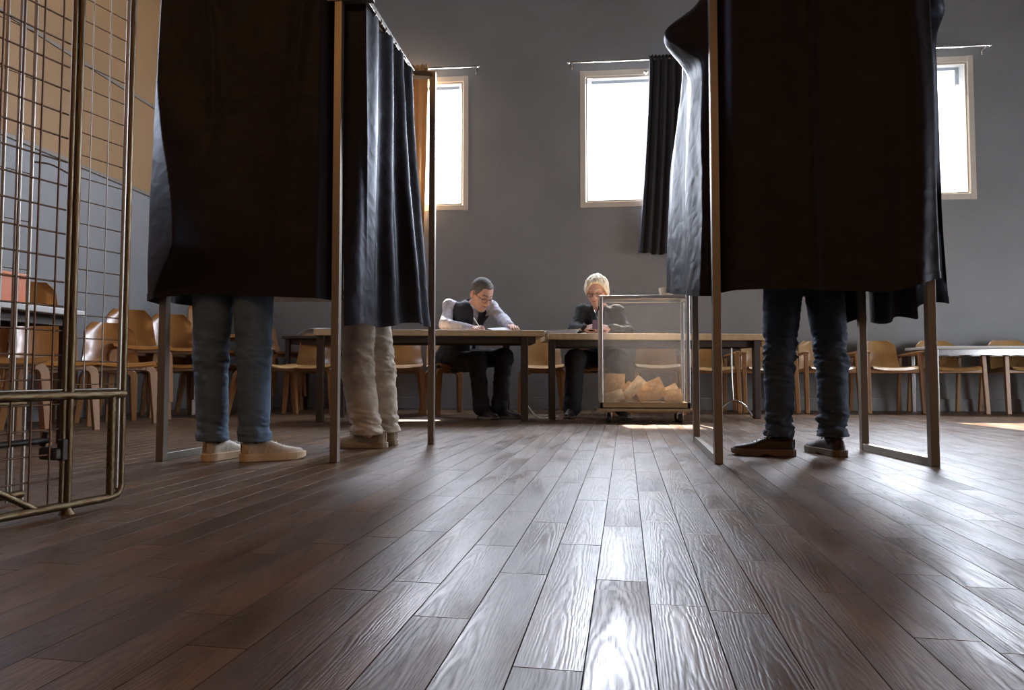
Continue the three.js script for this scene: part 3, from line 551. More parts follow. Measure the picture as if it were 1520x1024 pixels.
// ---------------------------------------------------------------- clear ballot box on castors, envelopes inside
const toPx = (p) => { const q = p.clone().applyMatrix4(camera.matrixWorldInverse); return [760 + FOCAL * q.x / -q.z, 512 - FOCAL * q.y / -q.z]; };
{
  const zf = -5.42, dp = 0.3, x0 = atZ(890, 560, zf).x, x1 = atZ(1025, 560, zf).x, w = x1 - x0, y0 = 0.115, y1 = atZ(950, 438, zf).y, cx = (x0 + x1) / 2, f = 0.028;
  const o = thing('ballot_box', 'tall clear scratched ballot box in a metal frame on a trolley with castors', 'ballot box', [cx, 0, zf - dp / 2]);
  const dust = tex(512, 512, (u, v) => { const s = rnd() > 0.975 ? 0.8 : 0; return 0.2 + 0.22 * tileN(u, v, 6, 51, 5) + 0.16 * (rnd() - 0.3) + s + 0.25 * smooth(0.25, 0.4, tileN(u, v, 30, 8, 2)); });
  const acrylic = phys({ color: RGB(0.62, 0.6, 0.58), roughness: 0.3, transparent: true, opacity: 0.42, alphaMap: dust, side: THREE.DoubleSide });
  const hx = w / 2, hz = dp / 2;
  for (const sx of [-1, 1]) for (const sz of [-1, 1]) part('frame_upright', bar(V(sx * (hx - f / 2), y0, sz * (hz - f / 2)), V(sx * (hx - f / 2), y1, sz * (hz - f / 2)), f, f, 0.004), M.alu, o);
  for (const sz of [-1, 1]) { part('frame_rail', box(w - 2 * f, 0.03, f, 0, y1 - 0.015, sz * (hz - f / 2), 0.003), M.alu, o); }
  for (const sx of [-1, 1]) { part('frame_rail', box(f, 0.03, dp - 2 * f, sx * (hx - f / 2), y1 - 0.015, 0, 0.003), M.alu, o); }
  part('panel', box(w - 2 * f, y1 - y0 - 0.06, 0.005, 0, (y0 + y1) / 2, hz - f / 2), acrylic, o);
  part('panel', box(w - 2 * f, y1 - y0 - 0.06, 0.005, 0, (y0 + y1) / 2, -hz + f / 2), acrylic, o);
  for (const sx of [-1, 1]) part('panel', box(0.005, y1 - y0 - 0.06, dp - 2 * f, sx * (hx - f / 2), (y0 + y1) / 2, 0), acrylic, o);
  part('lid', box(w - 2 * f, 0.008, dp - 2 * f, 0, y1 - 0.006, 0), acrylic, o);
  part('tray', [box(w, 0.012, dp, 0, y0 + 0.006, 0, 0.003), box(w, 0.05, 0.012, 0, y0 + 0.025, hz - 0.006, 0.003), box(w, 0.05, 0.012, 0, y0 + 0.025, -hz + 0.006, 0.003), box(0.012, 0.05, dp, hx - 0.006, y0 + 0.025, 0, 0.003), box(0.012, 0.05, dp, -hx + 0.006, y0 + 0.025, 0, 0.003)], M.trayMetal, o);
  const tr = part('trolley', [box(w + 0.05, 0.022, dp + 0.04, 0, y0 - 0.011, 0, 0.004), box(w * 0.55, 0.02, 0.2, 0.06, y0 - 0.03, 0, 0.004)], M.trayMetal, o);
  for (const sx of [-1, 1]) for (const sz of [-1, 1]) part('latch', box(0.014, 0.035, 0.02, sx * (hx + 0.002), y1 - 0.1, sz * (hz - 0.014), 0.003), M.darkIron, o);
  for (const sx of [-1, 1]) for (const sz of [-1, 1]) {
    const X = sx * (hx - 0.075), Z = sz * (hz - 0.06);
    const c = part('castor', [box(0.008, 0.055, 0.04, X - 0.02, 0.062, Z, 0.002), box(0.008, 0.055, 0.04, X + 0.02, 0.062, Z, 0.002), box(0.06, 0.008, 0.06, X, y0 - 0.024, Z, 0.002)], M.steel, o);
    part('wheel', new THREE.CylinderGeometry(0.036, 0.036, 0.026, 20).rotateZ(Math.PI / 2).translate(X, 0.0365, Z), M.rubber, c);
  }
  // envelopes
  const env = (px, py, dz, ew, eh, rz, rx, m, label) => {
    const p = atZ(px, py, zf - dz), q = thing('envelope', label, 'envelope', [p.x, p.y, p.z], 0, 'envelopes in the ballot box');
    q.rotation.set(rx, rr(-0.12, 0.12), rz);
    const body = sheet(8, 4, (u, v) => V((u - 0.5) * ew, (v - 0.5) * eh, 0.012 * Math.sin(u * 2.6 + px)), 0.003, ew, eh);
    part('pocket', body, m, q);
    part('flap', grid(6, 4, (u, v) => V((u - 0.5) * ew * (1 - 0.8 * v) * 0.98, eh * (0.5 - 0.46 * v), 0.0035 + 0.006 * v + 0.012 * Math.sin((0.5 + (u - 0.5) * (1 - 0.8 * v)) * 2.6 + px)), ew, eh), m, q);
  };
  env(912, 574, 0.12, 0.165, 0.215, -0.05, -0.15, M.kraft, 'brown envelope standing upright against the left side of the ballot box');
  env(911, 589, 0.05, 0.16, 0.085, 0.35, -0.3, M.kraftPale, 'pale curled envelope lying low at the left of the ballot box');
  env(942, 575, 0.07, 0.19, 0.085, 0.85, -0.1, M.kraftPale, 'pale envelope leaning diagonally in the middle of the ballot box');
  env(966, 581, 0.1, 0.225, 0.165, 0.42, -0.15, M.kraft, 'largest brown envelope leaning in the ballot box');
  env(999, 589, 0.06, 0.14, 0.115, 0.1, -0.2, M.kraft, 'small brown envelope with a light edge at the right of the ballot box');
  env(996, 581, 0.13, 0.13, 0.1, 0.45, -0.2, M.kraftPale, 'pale envelope behind the small one at the right of the ballot box');
  env(932, 580, 0.15, 0.14, 0.12, 0.75, -0.3, M.kraft, 'brown envelope half hidden behind the diagonal pale one');
  for (let k = 0; k < 9; k++) env(905 + k * 12.5, 600 - rr(0, 3), rr(0.06, 0.22), 0.15, 0.11, rr(-0.1, 0.1), -1.4 + rr(-0.12, 0.12), k % 2 ? M.kraft : M.kraftPale, 'brown envelope lying flat on the floor of the ballot box');
  const c = atZ(989, 438, zf - 0.12);
  const cup = thing('paper_cup', 'cream paper cup standing on top of the ballot box', 'cup', [c.x, y1 + 0.0005, zf - 0.12]);
  part('cup_body', lathe([[0.0, 0], [0.05, 0], [0.06, 0.066], [0.056, 0.066], [0.047, 0.005], [0, 0.005]], 24), M.cream, cup);
  part('rim', new THREE.TorusGeometry(0.0585, 0.003, 6, 24).rotateX(Math.PI / 2).translate(0, 0.066, 0), M.cream, cup);
}

// ---------------------------------------------------------------- wire cage
{
  const E = V(0.27, 0, -0.963), Nn = V(-0.963, 0, -0.27), F = V(-1.404, 0, -1.775), at = (s, y, off = 0) => F.clone().addScaledVector(E, s).addScaledVector(Nn, off).setY(y);
  const rel = (o) => (g) => g.translate(-o.position.x, 0, -o.position.z);
  const sAt = (px, y, off) => { let lo = -1, hi = 1; for (let i = 0; i < 40; i++) { const m = (lo + hi) / 2; if (toPx(at(m, y, off))[0] < px) lo = m; else hi = m; } return lo; };
  const H = 1.78, S0 = -0.8, SM = 0.33;
  const o = thing('wire_cage', 'rusty wire mesh roll cage with tubular frame at the edge of the hall', 'cage', [F.x, 0, F.z]), r = rel(o);
  const tb = (n, pts, rad, m = M.cageTube) => part(n, r(pts.length === 2 ? rod(pts[0], pts[1], rad, 12) : tube(pts, rad, 40, 10)), m, o);
  tb('frame_tube', [at(0, 0.012), at(0.004, H)], 0.01); tb('frame_tube', [at(-0.018, 0.03), at(-0.014, H)], 0.0065);
  tb('frame_tube', [at(S0, 0.012), at(S0, H)], 0.0125);
  tb('frame_tube', [at(0.13, 0.03), at(0.13, SM)], 0.011, M.cageTube);
  tb('frame_tube', [at(0.165, 0.05), at(0.17, H)], 0.0095); tb('frame_tube', [at(0.15, 0.05), at(0.155, H)], 0.006, M.cageWirePale);
  tb('cross_tube', [at(S0, SM), at(0.17, SM)], 0.014); tb('cross_tube', [at(S0, H), at(0.17, H)], 0.0125);
  part('base_tube', r(tube([at(S0, 0.025), at(-0.3, 0.025), at(0.06, 0.025), at(0.13, 0.026), at(0.155, 0.034), at(0.166, 0.06)], 0.0125, 60, 10)), M.cageTube, o);
  part('foot', r(new THREE.ConeGeometry(0.022, 0.035, 8).translate(at(0, 0).x, 0.018, at(0, 0).z)), M.cageTube, o);
  part('foot', r(new THREE.ConeGeometry(0.022, 0.035, 8).translate(at(S0, 0).x, 0.018, at(S0, 0).z)), M.cageTube, o);
  const wire = (a, b, rad = 0.0026, m = M.cageWire) => part('wire', r(rod(a, b, rad, 6)), m, o);
  for (let k = 1; k < 15; k++) wire(at(-0.052 * k, k % 4 === 3 ? 0.2 : 0.012, 0.004), at(-0.052 * k + 0.008, H, 0.004));
  for (let k = 0; k < 25; k++) { const y = 0.1 + 0.068 * k; wire(at(S0, y, 0.008), at(-0.022, y + 0.002, 0.008)); }
  for (const s of [0.042, 0.097]) wire(at(s, SM, 0.004), at(s + 0.003, H, 0.004), 0.0016, M.cageWirePale);
  for (let k = 0; k < 22; k++) { const y = 0.36 + 0.066 * k; wire(at(0.004, y, 0.008), at(0.165, y, 0.008), 0.0017); }
  wire(at(S0, SM + 0.016), at(0.16, SM + 0.016), 0.0022, M.cageWirePale);
  part('brace', r(rod(at(-0.2, 0.1), at(-0.09, 0.03), 0.009, 8)), M.cageTube, o);
  part('latch_bar', r(rod(at(S0, 0.2, 0.05), at(-0.02, 0.205, 0.05), 0.009, 8)), M.darkIron, o);
  const q = at(-0.025, 0.17, 0.03); part('clamp', r(merge([box(0.07, 0.035, 0.035, q.x, q.y, q.z, 0.008, -0.3), box(0.02, 0.06, 0.02, q.x + 0.03, q.y + 0.01, q.z, 0.004), rod(V(q.x - 0.03, q.y + 0.02, q.z), V(q.x - 0.02, q.y + 0.06, q.z), 0.008)])), M.darkIron, o);
  // the far side of the cage, standing 0.3 m further in
  const OFF = 0.3, sEnd = sAt(47, 1, OFF), far = thing('nested_cage', 'second wire cage with bare steel uprights nested behind the rusty one', 'cage', [at(sEnd, 0, OFF).x, 0, at(sEnd, 0, OFF).z]), rf = rel(far);
  for (const [px, rad] of [[47, 0.0055], [30, 0.0045], [25, 0.004], [5, 0.005]]) { const s = sAt(px, 1, OFF); part('frame_tube', rf(rod(at(s, 0.005, OFF), at(s, H - 0.02, OFF), rad, 10)), M.cageWirePale, far); }
  part('cross_tube', rf(rod(at(sEnd - 0.6, SM - 0.03, OFF), at(sEnd, SM - 0.03, OFF), 0.0105, 10)), M.cageTube, far);
  part('cross_tube', rf(rod(at(sEnd - 0.6, H - 0.03, OFF), at(sEnd, H - 0.03, OFF), 0.0105, 10)), M.cageTube, far);
  part('base_tube', rf(rod(at(sEnd - 0.6, 0.026, OFF), at(sEnd, 0.026, OFF), 0.0125, 10)), M.cageTube, far);
  for (let k = 0; k < 9; k++) part('wire', rf(rod(at(sEnd - 0.6, 0.4 + 0.15 * k, OFF), at(sEnd, 0.4 + 0.15 * k + 0.01, OFF), 0.0016, 6)), M.cageWire, far);
  part('hook', rf(tube([at(sEnd, 1.05, OFF), at(sEnd + 0.05, 1.055, OFF - 0.01), at(sEnd + 0.1, 1.04, OFF - 0.02)], 0.003, 10, 6)), M.cageWire, far);
}

// ---------------------------------------------------------------- papers
function paper(x, y, z, w, d, turn, label, curl = 0.006, hang = 0) {
  const o = single('paper_sheet', sheet(12, 8, (u, v) => { const over = Math.max(0, u - (1 - hang)) / (hang || 1); return V((u - 0.5) * w, curl * Math.sin(u * 3 + v) * Math.sin(v * 3.1) - 0.05 * over * over, (v - 0.5) * d); }, 0.0012, w, d), M.paper, label, 'paper');
  o.position.set(x, y + 0.004, z); o.rotation.y = turn; return o;
}
{
  let q = onTable(T1, 0.02, 0.12); paper(q[0], q[1] + 0.004, q[2], 0.3, 0.21, Math.PI + 0.15, 'white papers drooping over the end of the man\'s table', 0.008, 0.4);
  q = onTable(T1, 0.12, 0.2); paper(q[0], q[1], q[2], 0.3, 0.21, T1.t, 'white sheet lying near the end of the man\'s table', 0.008);
  const h = atZ(745, 489, -5.92); { const p = paper(h.x, T1.h + 0.03, -5.92, 0.21, 0.2, 0.4, 'white sheet held up at an angle by the writing man\'s left hand', 0.012); p.rotation.x = 0.22; }
  const h2 = atZ(715, 489, -5.9); paper(h2.x, T1.h, -5.86, 0.21, 0.28, 0.3, 'white form the man in the vest is writing on', 0.003);
  const w = atZ(828, 496, -5.95); const st = thing('paper_stack', 'stack of white papers on the table beside the blond woman', 'papers', [w.x, T2.h, -5.95], 0.2);
  for (let k = 0; k < 9; k++) part('sheet', sheet(8, 6, (u, v) => V((u - 0.5) * 0.3 + 0.004 * k, 0.003 + 0.0035 * k + 0.004 * k * u * u * 0.5, (v - 0.5) * 0.21), 0.0018, 0.3, 0.21), M.paper, st);
}

// ---------------------------------------------------------------- people: smooth distance fields meshed by surface nets
function net(f, lo, hi, c) {
  const n = [0, 1, 2].map((i) => Math.ceil((hi[i] - lo[i]) / c) + 2), [nx, ny, nz] = n, val = new Float32Array(nx * ny * nz), id = new Int32Array(nx * ny * nz).fill(-1), pos = [], idx = [];
  const I = (i, j, k) => (k * ny + j) * nx + i;
  for (let k = 0; k < nz; k++) for (let j = 0; j < ny; j++) for (let i = 0; i < nx; i++) val[I(i, j, k)] = f(lo[0] + i * c, lo[1] + j * c, lo[2] + k * c);
  const E = [[0, 1], [2, 3], [4, 5], [6, 7], [0, 2], [1, 3], [4, 6], [5, 7], [0, 4], [1, 5], [2, 6], [3, 7]];
  for (let k = 0; k < nz - 1; k++) for (let j = 0; j < ny - 1; j++) for (let i = 0; i < nx - 1; i++) {
    const v = []; let m = 0;
    for (let q = 0; q < 8; q++) { const w = val[I(i + (q & 1), j + ((q >> 1) & 1), k + (q >> 2))]; v.push(w); if (w < 0) m |= 1 << q; }
    if (m === 0 || m === 255) continue;
    let x = 0, y = 0, z = 0, s = 0;
    for (const [a, b] of E) if ((v[a] < 0) !== (v[b] < 0)) { const t = v[a] / (v[a] - v[b]); x += lerp(a & 1, b & 1, t); y += lerp((a >> 1) & 1, (b >> 1) & 1, t); z += lerp(a >> 2, b >> 2, t); s++; }
    id[I(i, j, k)] = pos.length / 3; pos.push(lo[0] + (i + x / s) * c, lo[1] + (j + y / s) * c, lo[2] + (k + z / s) * c);
  }
  const quad = (a, b, cc, d, flip) => { if (a < 0 || b < 0 || cc < 0 || d < 0) return; if (flip) idx.push(a, d, cc, a, cc, b); else idx.push(a, b, cc, a, cc, d); };
  for (let k = 1; k < nz - 1; k++) for (let j = 1; j < ny - 1; j++) for (let i = 1; i < nx - 1; i++) {
    const s = val[I(i, j, k)] < 0;
    if (s !== (val[I(i + 1, j, k)] < 0)) quad(id[I(i, j - 1, k - 1)], id[I(i, j, k - 1)], id[I(i, j, k)], id[I(i, j - 1, k)], !s);
    if (s !== (val[I(i, j + 1, k)] < 0)) quad(id[I(i - 1, j, k - 1)], id[I(i - 1, j, k)], id[I(i, j, k)], id[I(i, j, k - 1)], !s);
    if (s !== (val[I(i, j, k + 1)] < 0)) quad(id[I(i - 1, j - 1, k)], id[I(i, j - 1, k)], id[I(i, j, k)], id[I(i - 1, j, k)], !s);
  }
  const g = new THREE.BufferGeometry(); g.setIndex(idx); g.setAttribute('position', new THREE.Float32BufferAttribute(pos, 3)); g.computeVertexNormals();
  const uv = new Float32Array(pos.length / 3 * 2); for (let i = 0; i < uv.length / 2; i++) { uv[2 * i] = pos[3 * i] + 0.7 * pos[3 * i + 2]; uv[2 * i + 1] = pos[3 * i + 1] + 0.3 * pos[3 * i + 2]; }
  g.setAttribute('uv', new THREE.BufferAttribute(uv, 2)); return g;
}
const smin = (a, b, k) => { const h = clamp(0.5 + 0.5 * (b - a) / k); return lerp(b, a, h) - k * h * (1 - h); };
const smax = (a, b, k) => -smin(-a, -b, k);
function seg(x, y, z, a, b, ra, rb) { const bx = b.x - a.x, by = b.y - a.y, bz = b.z - a.z, px = x - a.x, py = y - a.y, pz = z - a.z, t = clamp((px * bx + py * by + pz * bz) / (bx * bx + by * by + bz * bz + 1e-12)), dx = px - t * bx, dy = py - t * by, dz = pz - t * bz; return Math.sqrt(dx * dx + dy * dy + dz * dz) - lerp(ra, rb, t); }
function ell(x, y, z, cx, cy, cz, rx, ry, rz) { const a = (x - cx) / rx, b = (y - cy) / ry, c = (z - cz) / rz, k0 = Math.sqrt(a * a + b * b + c * c), k1 = Math.sqrt(a * a / rx / rx + b * b / ry / ry + c * c / rz / rz); return k1 < 1e-9 ? -Math.min(rx, ry, rz) : k0 * (k0 - 1) / k1; }
const bonesField = (bones, k, extra = 0) => (x, y, z) => { let d = 1e3; for (const [a, b, ra, rb] of bones) { const e = seg(x, y, z, a, b, ra, rb); d = d > 900 ? e : smin(d, e, k); } return d - extra; };
function bounds(bones, pad) { const lo = [1e3, 1e3, 1e3], hi = [-1e3, -1e3, -1e3]; for (const [a, b, ra, rb] of bones) for (const [p, r] of [[a, ra], [b, rb]]) ['x', 'y', 'z'].forEach((c, i) => { lo[i] = Math.min(lo[i], p[c] - r - pad); hi[i] = Math.max(hi[i], p[c] + r + pad); }); return [lo, hi]; }
function boneNet(bones, k, cell, { folds = null, cut = null } = {}) {
  const [lo, hi] = bounds(bones, 0.03), f = bonesField(bones, k);
  return net((x, y, z) => { let d = f(x, y, z); if (folds && Math.abs(d) < 0.05) d -= folds(x, y, z); if (cut) d = Math.max(d, cut(x, y, z)); return d; }, lo, hi, cell);
}
const cloth = (amp, fy = 22, fx = 7) => (x, y, z) => amp * (N.noise(x * fx, y * fy + x * 6, z * fx) + 0.6 * N.noise(x * fx * 2.2 + 5, y * fy * 1.7 - z * 9, z * fx * 2.2) - 0.5 * Math.abs(N.noise(x * 9, y * 13 + z * 12, z * 9 + 3)));

// head in its own axes: +z face, y up, origin between the ears
function headField(x, y, z) {
  let d = smin(ell(x, y, z, 0, 0.035, -0.012, 0.077, 0.087, 0.097), ell(x, y, z, 0, -0.04, 0.022, 0.062, 0.076, 0.068), 0.03);
  d = smin(d, ell(x, y, z, 0, -0.098, 0.057, 0.028, 0.022, 0.026), 0.025);
  const ax = Math.abs(x);
  d = smin(d, ell(ax, y, z, 0.04, -0.025, 0.06, 0.026, 0.026, 0.024), 0.02);
  d = smin(d, seg(ax, y, z, V(0, 0.027, 0.084), V(0.042, 0.024, 0.066), 0.011, 0.009), 0.012);
  d = smax(d, -ell(ax, y, z, 0.031, 0.004, 0.094, 0.016, 0.011, 0.012), 0.012);
  d = smin(d, ell(ax, y, z, 0.031, 0.003, 0.073, 0.013, 0.012, 0.012), 0.006);
  d = smin(d, seg(x, y, z, V(0, 0.012, 0.088), V(0, -0.03, 0.108), 0.008, 0.013), 0.01);
  d = smin(d, ell(ax, y, z, 0.012, -0.034, 0.097, 0.009, 0.008, 0.009), 0.007);
  d = smin(d, seg(ax, y, z, V(0, -0.058, 0.089), V(0.02, -0.06, 0.078), 0.007, 0.005), 0.008);
  d = smax(d, -seg(ax, y, z, V(0, -0.0595, 0.099), V(0.022, -0.062, 0.086), 0.0035, 0.003), 0.003);
  d = smin(d, ell(ax, y, z, 0.08, -0.008, -0.012, 0.011, 0.033, 0.021), 0.008);
  return d;
}
const headGeo = (lo = 0.0045) => net(headField, [-0.11, -0.14, -0.13], [0.11, 0.14, 0.14], lo);
function hairGeo(kind) {
  return net((x, y, z) => {
    const long = kind === 'bob', e = long ? 0.024 + 0.008 * N.noise(x * 70, y * 18, z * 45) + 0.008 * N.noise(x * 22, y * 12, z * 20) : 0.006 + 0.002 * N.noise(x * 90, y * 40, z * 90);
    let d = ell(x, y, z, 0, 0.035, -0.014, 0.077 + e, 0.087 + e, 0.097 + e);
    if (long) d = smin(d, ell(x, y, z, 0, -0.035, -0.05, 0.082, 0.065, 0.062), 0.03);
    const line = long ? -(0.72 * y - 0.69 * z - 0.012 - 0.3 * x + 8.5 * x * x + 0.012 * N.noise(x * 30, 2, 1)) : -(0.8 * y - 0.6 * z - 0.02 + 0.006 * N.noise(x * 40, y * 40, 4) + 6.5 * x * x - 0.022 * Math.exp(-Math.pow((Math.abs(x) - 0.042) / 0.018, 2)) * smooth(0.01, 0.05, z));
    d = smax(d, line, 0.008); d = smax(d, -0.10 - y - (long ? 0.02 : -0.025), 0.01);
    if (!long) d = smax(d, -ell(Math.abs(x), y, z, 0.085, -0.012, -0.004, 0.03, 0.042, 0.026), 0.006);
    return d;
  }, [-0.13, -0.15, -0.15], [0.13, 0.16, 0.14], 0.0045);
}
// hand: wrist at 0, fingers along +x, palm facing -y, thumb on the +z side; curl per finger joint
function handGeo(curl, thumbIn = 0.5, cell = 0.0035) {
  const bones = [[V(-0.03, 0, 0), V(0.02, 0, 0), 0.024, 0.026]], fing = [];
  for (const [z, l, k] of [[0.032, 0.072, 0], [0.011, 0.08, 1], [-0.011, 0.075, 2], [-0.031, 0.06, 3]]) {
    bones.push([V(0.012, 0, z * 0.6), V(0.085, 0, z), 0.016, 0.0125]);
    let p = V(0.085, 0, z), a = curl[k] * 0.5; const ch = [];
    for (let j = 0; j < 3; j++) { const L = l * [0.46, 0.31, 0.23][j], q = p.clone().add(V(Math.cos(a) * L, -Math.sin(a) * L, z * 0.06)); ch.push([p, q, 0.0098 - j * 0.0009, 0.0092 - j * 0.001]); p = q; a += curl[k]; }
    fing.push(ch);
  }
  const th = [[V(0.02, -0.006, 0.022), V(0.052, -0.016 - 0.01 * thumbIn, 0.05), 0.015, 0.012], [V(0.052, -0.016 - 0.01 * thumbIn, 0.05), V(0.085, -0.03 * thumbIn - 0.014, 0.054 - 0.02 * thumbIn), 0.0115, 0.0105], [V(0.085, -0.03 * thumbIn - 0.014, 0.054 - 0.02 * thumbIn), V(0.108, -0.045 * thumbIn - 0.012, 0.05 - 0.035 * thumbIn), 0.0105, 0.0085]];
  fing.push(th);
  const pf = bonesField(bones, 0.012), ff = fing.map((c) => bonesField(c, 0.004));
  return net((x, y, z) => { let d = pf(x, y * 1.25, z); for (const f of ff) d = smin(d, f(x, y, z), 0.005); return d; }, [-0.06, -0.1, -0.07], [0.185, 0.04, 0.085], cell);
}
// turns a geometry's own axes so that its x goes along dir and its y roughly along up, and moves it to p
function lay(g, p, dir, up, s = 1) { const x = dir.clone().normalize(), z = x.clone().cross(up).normalize(), y = z.clone().cross(x); return g.applyMatrix4(new THREE.Matrix4().makeBasis(x, y, z).scale(V(s, s, s)).setPosition(p)); }
function headMatrix(p, face, roll, s) { const z = face.clone().normalize(), x = V(0, 1, 0).cross(z).normalize(), y = z.clone().cross(x); return new THREE.Matrix4().makeBasis(x, y, z).multiply(new THREE.Matrix4().makeRotationZ(roll)).scale(V(s, s, s)).setPosition(p); }

// shoe in its own axes: heel at z = 0, toe along +z, sole on y = 0
function shoe(parent, p, turn, kind) {
  const L = kind.len, o = new THREE.Group(); o.name = 'shoe'; o.position.copy(p); o.rotation.y = turn; parent.add(o);
  const wk = [[0, 0.012], [0.03, 0.026], [0.1, 0.034], [0.3, 0.034], [0.5, 0.04], [0.7, 0.047], [0.85, 0.043], [0.94, 0.032], [0.985, 0.016], [1, 0.004]], hk = [[0, kind.heel * 0.93], [0.06, kind.heel], [0.22, kind.heel * 0.93], [0.34, kind.heel * 1.02], [0.5, 0.083], [0.68, 0.062], [0.85, 0.052], [0.95, 0.046], [1, 0.032]];
  const at = (k, t) => { for (let i = 1; i < k.length; i++) if (t <= k[i][0]) return lerp(k[i - 1][1], k[i][1], (t - k[i - 1][0]) / (k[i][0] - k[i - 1][0])); return k[k.length - 1][1]; };
  const soleH = kind.sole, lean = (t) => -0.004 * Math.sin(t * 3);
  const up = grid(40, 20, (u, v) => { const t = u, a = v * Math.PI, c = Math.cos(a), s = Math.sin(a), w = at(wk, t), h = at(hk, t); return V(Math.sign(c) * Math.pow(Math.abs(c), 0.8) * w * (1 - 0.25 * s * (t < 0.45 ? 0.6 : 0.25)) + lean(t), soleH * 0.7 + (h - soleH * 0.7) * Math.pow(s, t > 0.6 ? 0.75 : 0.6), t * (L - 0.008) + 0.004 + (t < 0.1 ? 0.006 * s : 0)); }, 1, 0.4);
  const heelCap = grid(10, 12, (u, v) => { const a = v * Math.PI, c = Math.cos(a), s = Math.sin(a), w = 0.012 * (1 - u), h = lerp(kind.heel * 0.93, soleH, 0); return V(c * w + lean(0), soleH * 0.7 + (h - soleH * 0.7) * s * (1 - u * 0.15), 0.004 + (s * 0.006)); });
  part('upper', [up, heelCap], kind.mat, o);
  const sh = new THREE.Shape(), pts = []; for (let i = 0; i <= 24; i++) { const t = i / 24; pts.push([at(wk, t) + 0.004, t * L]); } sh.moveTo(pts[0][0], -pts[0][1]); for (const [x, z] of pts.slice(1)) sh.lineTo(x, -z); for (const [x, z] of pts.slice().reverse()) sh.lineTo(-x, -z); sh.closePath();
  const sg = new THREE.ExtrudeGeometry(sh, { depth: soleH - 0.006, bevelEnabled: true, bevelThickness: 0.003, bevelSize: 0.002, bevelSegments: 2, curveSegments: 4 }).rotateX(-Math.PI / 2).translate(lean(0.4), 0.003, 0);
  const sp = sg.attributes.position; for (let i = 0; i < sp.count; i++) { const t = sp.getZ(i) / L; if (sp.getY(i) < soleH * 0.5) sp.setY(i, sp.getY(i) + 0.009 * smooth(0.82, 1, t) + (kind.block ? 0.009 * smooth(0.34, 0.4, t) * smooth(0.56, 0.48, t) : 0)); } sg.computeVertexNormals();
  part('sole', sg, kind.soleMat, o);
  const laces = []; for (let k = 0; k < 5; k++) { const t = 0.4 + k * 0.062, w = 0.022, h = at(hk, t) + 0.0015; laces.push(tube([V(-w, h - 0.009, t * L), V(0, h, t * L + 0.004), V(w, h - 0.009, t * L)], 0.0025, 8, 5)); }
  if (kind.bow) for (const s of [-1, 1]) laces.push(tube([V(0, 0.094, 0.38 * L), V(s * 0.018, 0.118, 0.4 * L), V(s * 0.036, 0.112, 0.43 * L), V(s * 0.032, 0.09, 0.44 * L), V(0, 0.092, 0.39 * L)], 0.002, 16, 5));
  part('lace', laces, kind.laceMat, o);
  part('heel_tab', box(0.014, kind.heel * 0.45, 0.004, lean(0), kind.heel * 0.68, 0.004, 0.0015), kind.tabMat, o);
  part('collar', tube([V(-0.028, kind.heel * 0.9, 0.09), V(-0.026, kind.heel * 0.95, 0.045), V(0, kind.heel * 1.0, 0.012), V(0.026, kind.heel * 0.95, 0.045), V(0.028, kind.heel * 0.9, 0.09)], 0.005, 20, 6), kind.tabMat, o);
  return o;
}
const SHOE = {
  sneaker: { len: 0.285, heel: 0.094, sole: 0.034, mat: M.sneaker, soleMat: M.sneakerSole, laceMat: M.sneaker, tabMat: M.canvasShoe },
  trainer: { len: 0.31, heel: 0.085, sole: 0.028, mat: M.canvasShoe, soleMat: M.canvasShoe, laceMat: M.sneaker, tabMat: M.canvasShoe },
  derby: { len: 0.29, heel: 0.088, sole: 0.032, mat: M.leather, soleMat: M.leatherSole, laceMat: M.lace, tabMat: M.leather, bow: true, block: true },
  dark: { len: 0.28, heel: 0.078, sole: 0.022, mat: M.leather, soleMat: M.leatherSole, laceMat: M.rubber, tabMat: M.leather },
};
function person(label, base) { const o = thing('person', label, 'person', [base.x, 0, base.z]); o.put = (n, g, m) => part(n, g.translate(-base.x, 0, -base.z), m, o); return o; }
const off = (p, x, y, z) => V(p.x + x, p.y + y, p.z + z);

